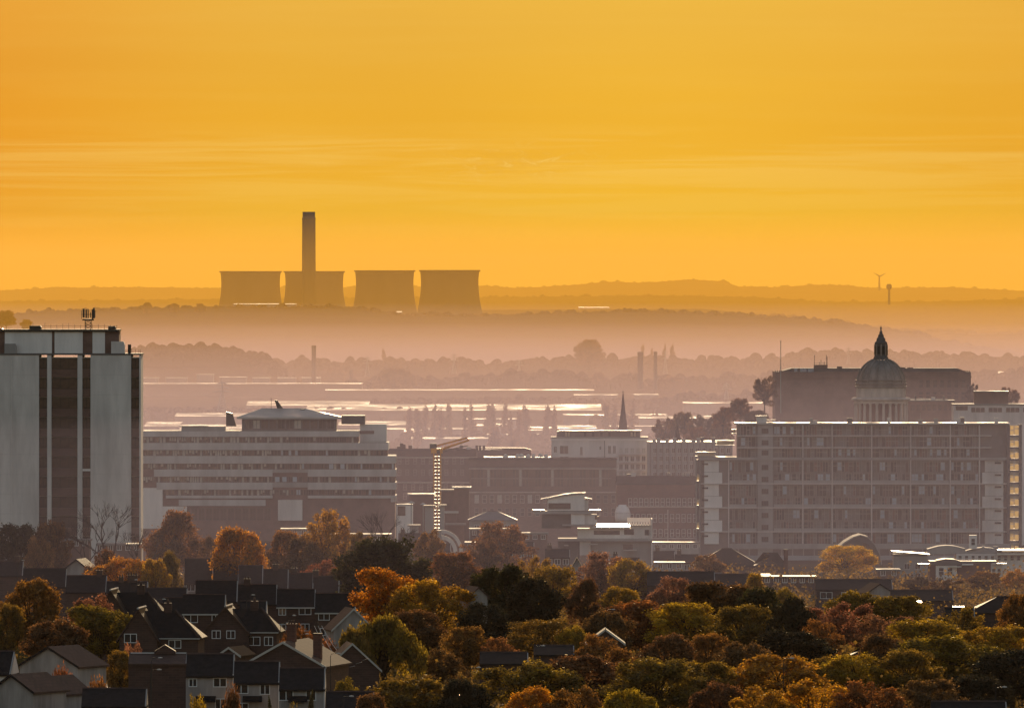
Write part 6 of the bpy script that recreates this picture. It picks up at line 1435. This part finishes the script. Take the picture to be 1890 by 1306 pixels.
# ------------------------------------------------------------------ trees
TL = [
 # kind seed px top width Y colour label
 ('dense', 0, 30, 962, 100, 2100, 'darkgreen', 'dark green tree against the tower block at the left edge'),
 ('round', 1, 98, 957, 84, 2080, 'brown', 'brown and olive tree left of the bare tree'),
 ('airy', 2, 72, 985, 60, 2060, 'pink', 'dull pinkish tree beside the dark green one'),
 ('bare', 1, 205, 913, 120, 2190, 'grey', 'tall bare tree in front of the tower block'),
 ('bare', 2, 160, 945, 80, 2180, 'grey', 'smaller bare tree left of the tall bare one'),
 ('bare', 3, 250, 955, 90, 2150, 'grey', 'thin bare tree between tower block and office block'),
 ('pointed', 0, 322, 934, 130, 2170, 'russet', 'conical russet tree in front of the office block left part'),
 ('airy', 0, 380, 985, 60, 2140, 'brown', 'dull brown tree left of the round orange tree'),
 ('dense', 2, 442, 966, 100, 2000, 'orange', 'bright orange round tree above the dark terraces'),
 ('round', 3, 230, 1021, 125, 1930, 'orange', 'low spreading orange tree right of the white gable'),
 ('round', 0, 282, 1026, 50, 1920, 'gold', 'small golden dome at the right of the low orange tree'),
 ('pointed', 1, 310, 1012, 56, 1940, 'olive', 'olive upright tree left of the top terrace row'),
 ('airy', 1, 190, 1008, 60, 1970, 'brown', 'sparse brown tree behind the low orange tree'),
 ('round', 1, 532, 974, 90, 2070, 'russet', 'russet tree right of the bright orange one'),
 ('airy', 3, 600, 937, 110, 2090, 'gold', 'tall gold-brown tree in front of the office block'),
 ('round', 2, 565, 985, 80, 2050, 'brown', 'brown tree between the russet and gold-brown trees'),
 ('airy', 0, 655, 975, 70, 2060, 'olive', 'olive and gold tree left of the dark oak'),
 ('bare', 1, 705, 930, 90, 2200, 'grey', 'bare grey tree behind the dark oak'),
 ('dense', 1, 712, 985, 160, 1900, 'darkgreen', 'broad dark oak with a rounded top'),
 ('airy', 2, 785, 972, 70, 2150, 'russet', 'russet tree beside the pale arches'),
 ('round', 3, 640, 1035, 60, 1960, 'brown', 'brown tree at the right end of the top terrace row'),
 ('airy', 1, 590, 1030, 80, 2000, 'red', 'reddish tree above the top terrace row'),
 ('round', 0, 840, 1014, 90, 1960, 'russet', 'fox-red tree below the pale arches'),
 ('airy', 3, 925, 958, 130, 2230, 'russet', 'broad hazy russet tree left of the curved building'),
 ('airy', 2, 900, 990, 70, 2150, 'brown', 'brown tree under the hazy russet one'),
 ('airy', 0, 985, 1022, 55, 1950, 'gold', 'small golden tree above the yellow-green one'),
 ('round', 1, 1020, 1040, 90, 1850, 'yellowgreen', 'yellow-green tree left of the small white gable'),
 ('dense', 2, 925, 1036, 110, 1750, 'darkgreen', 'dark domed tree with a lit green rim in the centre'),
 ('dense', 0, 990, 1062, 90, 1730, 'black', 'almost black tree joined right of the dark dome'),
 ('round', 2, 712, 1043, 120, 1700, 'orange', 'orange tree on the left of the big central pair'),
 ('round', 3, 800, 1058, 130, 1680, 'gold', 'gold and orange tree on the right of the big central pair'),
 ('dense', 1, 765, 1120, 120, 1620, 'brown', 'shadowy brown tree under the big central pair'),
 ('round', 0, 60, 1062, 118, 1640, 'russet', 'rusty round tree at the left among the houses'),
 ('airy', 2, 165, 1092, 90, 1620, 'pink', 'pink-leaved tree above the olive tree on the left'),
 ('round', 2, 185, 1112, 125, 1590, 'olive', 'large olive tree left of the hipped semis'),
 ('dense', 3, 105, 1135, 110, 1560, 'brown', 'dark brown tree between the rusty and olive trees'),
 ('round', 1, 10, 1110, 70, 1600, 'olive', 'olive tree cut by the left edge'),
 ('willow', 0, 712, 1130, 145, 1480, 'olive', 'drooping olive willow with visible stems'),
 ('willow', 1, 660, 1150, 60, 1470, 'green', 'small weeping tree at the left side of the willow'),
 ('clipped', 0, 1000, 1135, 118, 1600, 'olive', 'smooth rounded olive tree like a mushroom'),
 ('round', 3, 1055, 1150, 55, 1590, 'yellowgreen', 'yellow-green tree leaning on the mushroom-shaped tree'),
 ('round', 0, 862, 1152, 82, 1540, 'russet', 'rust and gold bushy tree below the central pair'),
 ('airy', 1, 922, 1172, 70, 1530, 'red', 'red-leaved bushy tree left of the mushroom-shaped tree'),
 ('pointed', 2, 1075, 1058, 60, 1780, 'brown', 'brown upright tree with a dark trunk in the centre'),
 ('round', 1, 1137, 1080, 84, 1800, 'yellowgreen', 'bright yellow-green tree in the centre right'),
 ('airy', 3, 1110, 1015, 90, 1990, 'pink', 'pink-orange tree in front of the curved building'),
 ('round', 2, 1160, 1028, 70, 1960, 'gold', 'golden tree right of the pink-orange one'),
 ('dense', 3, 1192, 1100, 122, 1650, 'russet', 'large dull red-brown tree in the centre right'),
 ('round', 0, 1265, 1108, 124, 1640, 'gold', 'gold and olive tree right of the dull red-brown one'),
 ('airy', 1, 1240, 1060, 80, 1830, 'pink', 'pinkish tree in front of the long dark roof'),
 ('dense', 2, 1335, 1068, 140, 1740, 'brown', 'dark brown domed tree in the middle right'),
 ('pointed', 0, 1388, 1052, 52, 1860, 'gold', 'gold-tipped tree behind the dark brown dome'),
 ('dense', 1, 1402, 1078, 80, 1720, 'darkgreen', 'dark tree joined right of the dark brown dome'),
 ('round', 3, 1442, 1078, 44, 1820, 'yellowgreen', 'small yellow tree left of the tall dark conifer'),
 ('round', 1, 1374, 1112, 118, 1600, 'green', 'green-gold tree with bright specks on the right'),
 ('pointed', 3, 1470, 1096, 76, 1590, 'black', 'tall almost black conical tree on the right'),
 ('dense', 0, 1455, 1160, 120, 1540, 'black', 'black rounded tree below the tall dark one'),
 ('clipped', 2, 1565, 1002, 116, 2240, 'brightgold', 'round orange tree standing alone in front of the flats'),
 ('airy', 0, 1548, 1108, 112, 1620, 'pink', 'pinkish red tree in the right foreground'),
 ('airy', 2, 1640, 1128, 95, 1600, 'pink', 'second pinkish tree right of the first'),
 ('round', 3, 1588, 1084, 104, 1730, 'olive', 'olive tree with an orange crest under the low slate roof'),
 ('round', 0, 1660, 1095, 96, 1720, 'olive', 'olive tree below the glaring skylight'),
 ('round', 1, 1700, 1140, 150, 1560, 'yellowgreen', 'big yellow-green tree on the right'),
 ('airy', 3, 1772, 1118, 92, 1640, 'olive', 'thin olive tree behind the big yellow-green one'),
 ('round', 2, 1835, 1148, 112, 1540, 'gold', 'gold-brown tree near the right edge'),
 ('round', 0, 1886, 1090, 60, 1660, 'russet', 'russet tree cut by the right edge'),
 ('airy', 1, 1820, 1052, 90, 2100, 'russet', 'hazy russet tree below the modern blocks at the right'),
 ('airy', 2, 1875, 1048, 60, 2080, 'orange', 'hazy orange tree at the right edge under the vaulted roof'),
 ('airy', 0, 1745, 1068, 80, 2060, 'brown', 'hazy brown tree in front of the brick and white block'),
 ('airy', 3, 1690, 1062, 60, 2080, 'grey', 'greyish low tree left of the hazy brown one'),
 ('airy', 1, 1310, 1020, 80, 2160, 'russet', 'hazy russet tree in front of the long slate hall'),
 ('airy', 2, 1285, 1045, 60, 2120, 'pink', 'small pinkish tree left of the hall tree'),
 # foreground band
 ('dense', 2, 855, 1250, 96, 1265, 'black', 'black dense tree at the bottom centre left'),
 ('round', 0, 760, 1248, 150, 1275, 'olive', 'olive foreground tree under the willow'),
 ('round', 1, 690, 1275, 80, 1240, 'brown', 'low brown foreground tree by the garage roof'),
 ('round', 3, 975, 1212, 150, 1330, 'olive', 'wide olive foreground tree below the low dark roof'),
 ('dense', 0, 1075, 1205, 150, 1345, 'brown', 'brown and gold foreground tree left of the green one'),
 ('round', 2, 985, 1262, 80, 1250, 'orange', 'small orange tree at the very bottom centre'),
 ('airy', 0, 1065, 1262, 110, 1250, 'russet', 'rusty low tree at the bottom between orange and green trees'),
 ('round', 1, 1212, 1210, 158, 1320, 'green', 'green foreground tree with a broad round crown'),
 ('round', 0, 1300, 1215, 110, 1335, 'olive', 'olive foreground tree right of the green crown'),
 ('round', 3, 1160, 1262, 80, 1245, 'yellowgreen', 'yellow-green low tree at the bottom in front of the green crown'),
 ('airy', 1, 1110, 1165, 90, 1480, 'russet', 'red-brown tree behind the foreground brown and gold one'),
 ('round', 2, 1440, 1205, 150, 1340, 'gold', 'gold-brown foreground tree under the black rounded tree'),
 ('clipped', 1, 1580, 1200, 118, 1400, 'yellowgreen', 'smooth yellow-green rounded tree in the right foreground'),
 ('dense', 3, 1530, 1205, 80, 1410, 'olive', 'dark olive tree joined left of the smooth rounded one'),
 ('airy', 0, 1500, 1250, 150, 1260, 'orange', 'orange-leaved low tree at the bottom right of centre'),
 ('airy', 2, 1410, 1262, 110, 1245, 'gold', 'thin gold-leaved tree at the bottom, left of the orange-leaved one'),
 ('airy', 3, 1610, 1250, 120, 1255, 'russet', 'sparse russet tree at the bottom right'),
 ('round', 1, 1675, 1195, 110, 1400, 'olive', 'olive-green foreground tree left of the big olive tree'),
 ('round', 3, 1750, 1165, 150, 1480, 'olive', 'big olive foreground tree at the right'),
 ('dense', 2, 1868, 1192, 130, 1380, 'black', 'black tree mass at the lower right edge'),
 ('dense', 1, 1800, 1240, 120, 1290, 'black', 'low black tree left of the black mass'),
 ('round', 0, 1720, 1248, 100, 1265, 'brown', 'low brown foreground tree near the lower right'),
 ('round', 3, 1330, 1250, 80, 1262, 'brown', 'low brown foreground tree right of the green crown'),
 ('round', 2, 1380, 1180, 90, 1430, 'brown', 'shadowy brown tree under the green-gold one'),
 ('round', 1, 1310, 1165, 80, 1500, 'russet', 'rusty tree between the gold and green-gold trees'),
 ('round', 0, 1235, 1165, 90, 1470, 'brown', 'brown tree under the dull red-brown one'),
 ('airy', 3, 815, 1195, 80, 1480, 'brown', 'thin brown tree right of the willow'),
 ('dense', 2, 895, 1110, 90, 1650, 'black', 'black tree under the dark dome'),
 ('dense', 3, 1120, 1120, 80, 1620, 'brown', 'brown tree in front of the bright yellow-green one'),
 ('airy', 1, 1510, 1140, 80, 1560, 'russet', 'russet tree between the dark conical and pinkish trees'),
 ('round', 2, 1625, 1165, 80, 1490, 'brown', 'brown tree below the pinkish pair'),
 ('conifer', 0, 566, 1268, 22, 1240, 'darkgreen', 'small dark conifer in front of the right white terraced house'),
 ('conifer', 1, 506, 1278, 18, 1230, 'darkgreen', 'small dark conifer in front of the middle white terraced house'),
 ('bush', 0, 370, 1275, 36, 1235, 'yellowgreen', 'yellow bush in front of the left white terraced house'),
 ('bush', 1, 545, 1292, 44, 1225, 'olive', 'olive bush at the foot of the white terrace'),
 ('bush', 2, 104, 1215, 46, 1325, 'red', 'dark red bush against the white gabled house'),
 ('bush', 3, 185, 1240, 40, 1310, 'russet', 'rusty bush right of the white gabled house'),
 ('bush', 0, 252, 1180, 40, 1500, 'pink', 'pinkish bush below the hipped semis'),
 ('bush', 1, 552, 1148, 60, 1600, 'russet', 'russet bush in front of the second-row houses'),
 ('bush', 2, 595, 1170, 60, 1560, 'red', 'reddish bush below the second-row houses'),
 ('bush', 3, 420, 1252, 30, 1235, 'brown', 'brown bush at the join of the left and middle terraced houses'),
 ('round', 1, 225, 1196, 60, 1400, 'olive', 'olive tree hanging over the sunlit road'),
 ('airy', 2, 640, 1245, 60, 1290, 'olive', 'thin olive tree below the pale van'),
]
for (k_, sd, px, t, w_, Y, c_, lab) in TL:
    tree(k_, sd, px, t, w_, Y, c_, lab, group='trees among the houses' if Y > 1400 else 'foreground trees')
# undergrowth and hedges between the trees
rng = random.Random(5); cl = []
b = MB()
for i in range(5600):
    Y = rng.uniform(1180, 2300); px = rng.uniform(-60, 1950) if i < 3600 else rng.choice((rng.uniform(-600, -60), rng.uniform(1950, 2500)))
    if px < 690 and 1180 < Y < 1720 and rng.random() < .85: continue
    x = PX(px, Y); g = ground_z(x, Y); r_ = rng.uniform(.8, 2.6); tall = 1.5 if px < 700 else rng.choice((1.5, 2.0, 2.6))
    for j in range(44):
        a = rng.uniform(0, 6.28); q = rng.random() ** .5; p = Vector((x + math.cos(a) * q * r_ * 1.6, Y + math.sin(a) * q * r_ * 1.6, g + rng.random() * r_ * tall * (1.1 - q)))
        u = Vector((rng.gauss(0, 1), rng.gauss(0, 1), rng.gauss(0, 1))).normalized(); w_ = u.cross(Vector((rng.gauss(0, 1), rng.gauss(0, 1), 1))).normalized(); s_ = rng.uniform(.16, .36)
        b.face([p - u * s_, p - w_ * s_, p + u * s_, p + w_ * s_])
tag(b.build('undergrowth', leafmat('leaves_under', (0.09, 0.055, 0.014), (0.24, 0.13, 0.025))), 'low shrubs and hedges filling the gaps between houses and trees', 'undergrowth', kind='stuff')
# ------------------------------------------------------------------ one label, one thing
def finish():
    seen = {}
    for o in C.objects:
        if o.parent is None and o.get('label') and not o.get('kind'): seen.setdefault(o['label'], []).append(o)
    for k_, v in seen.items():
        if len(v) > 1: print('DUP LABEL', k_, len(v))
finish()
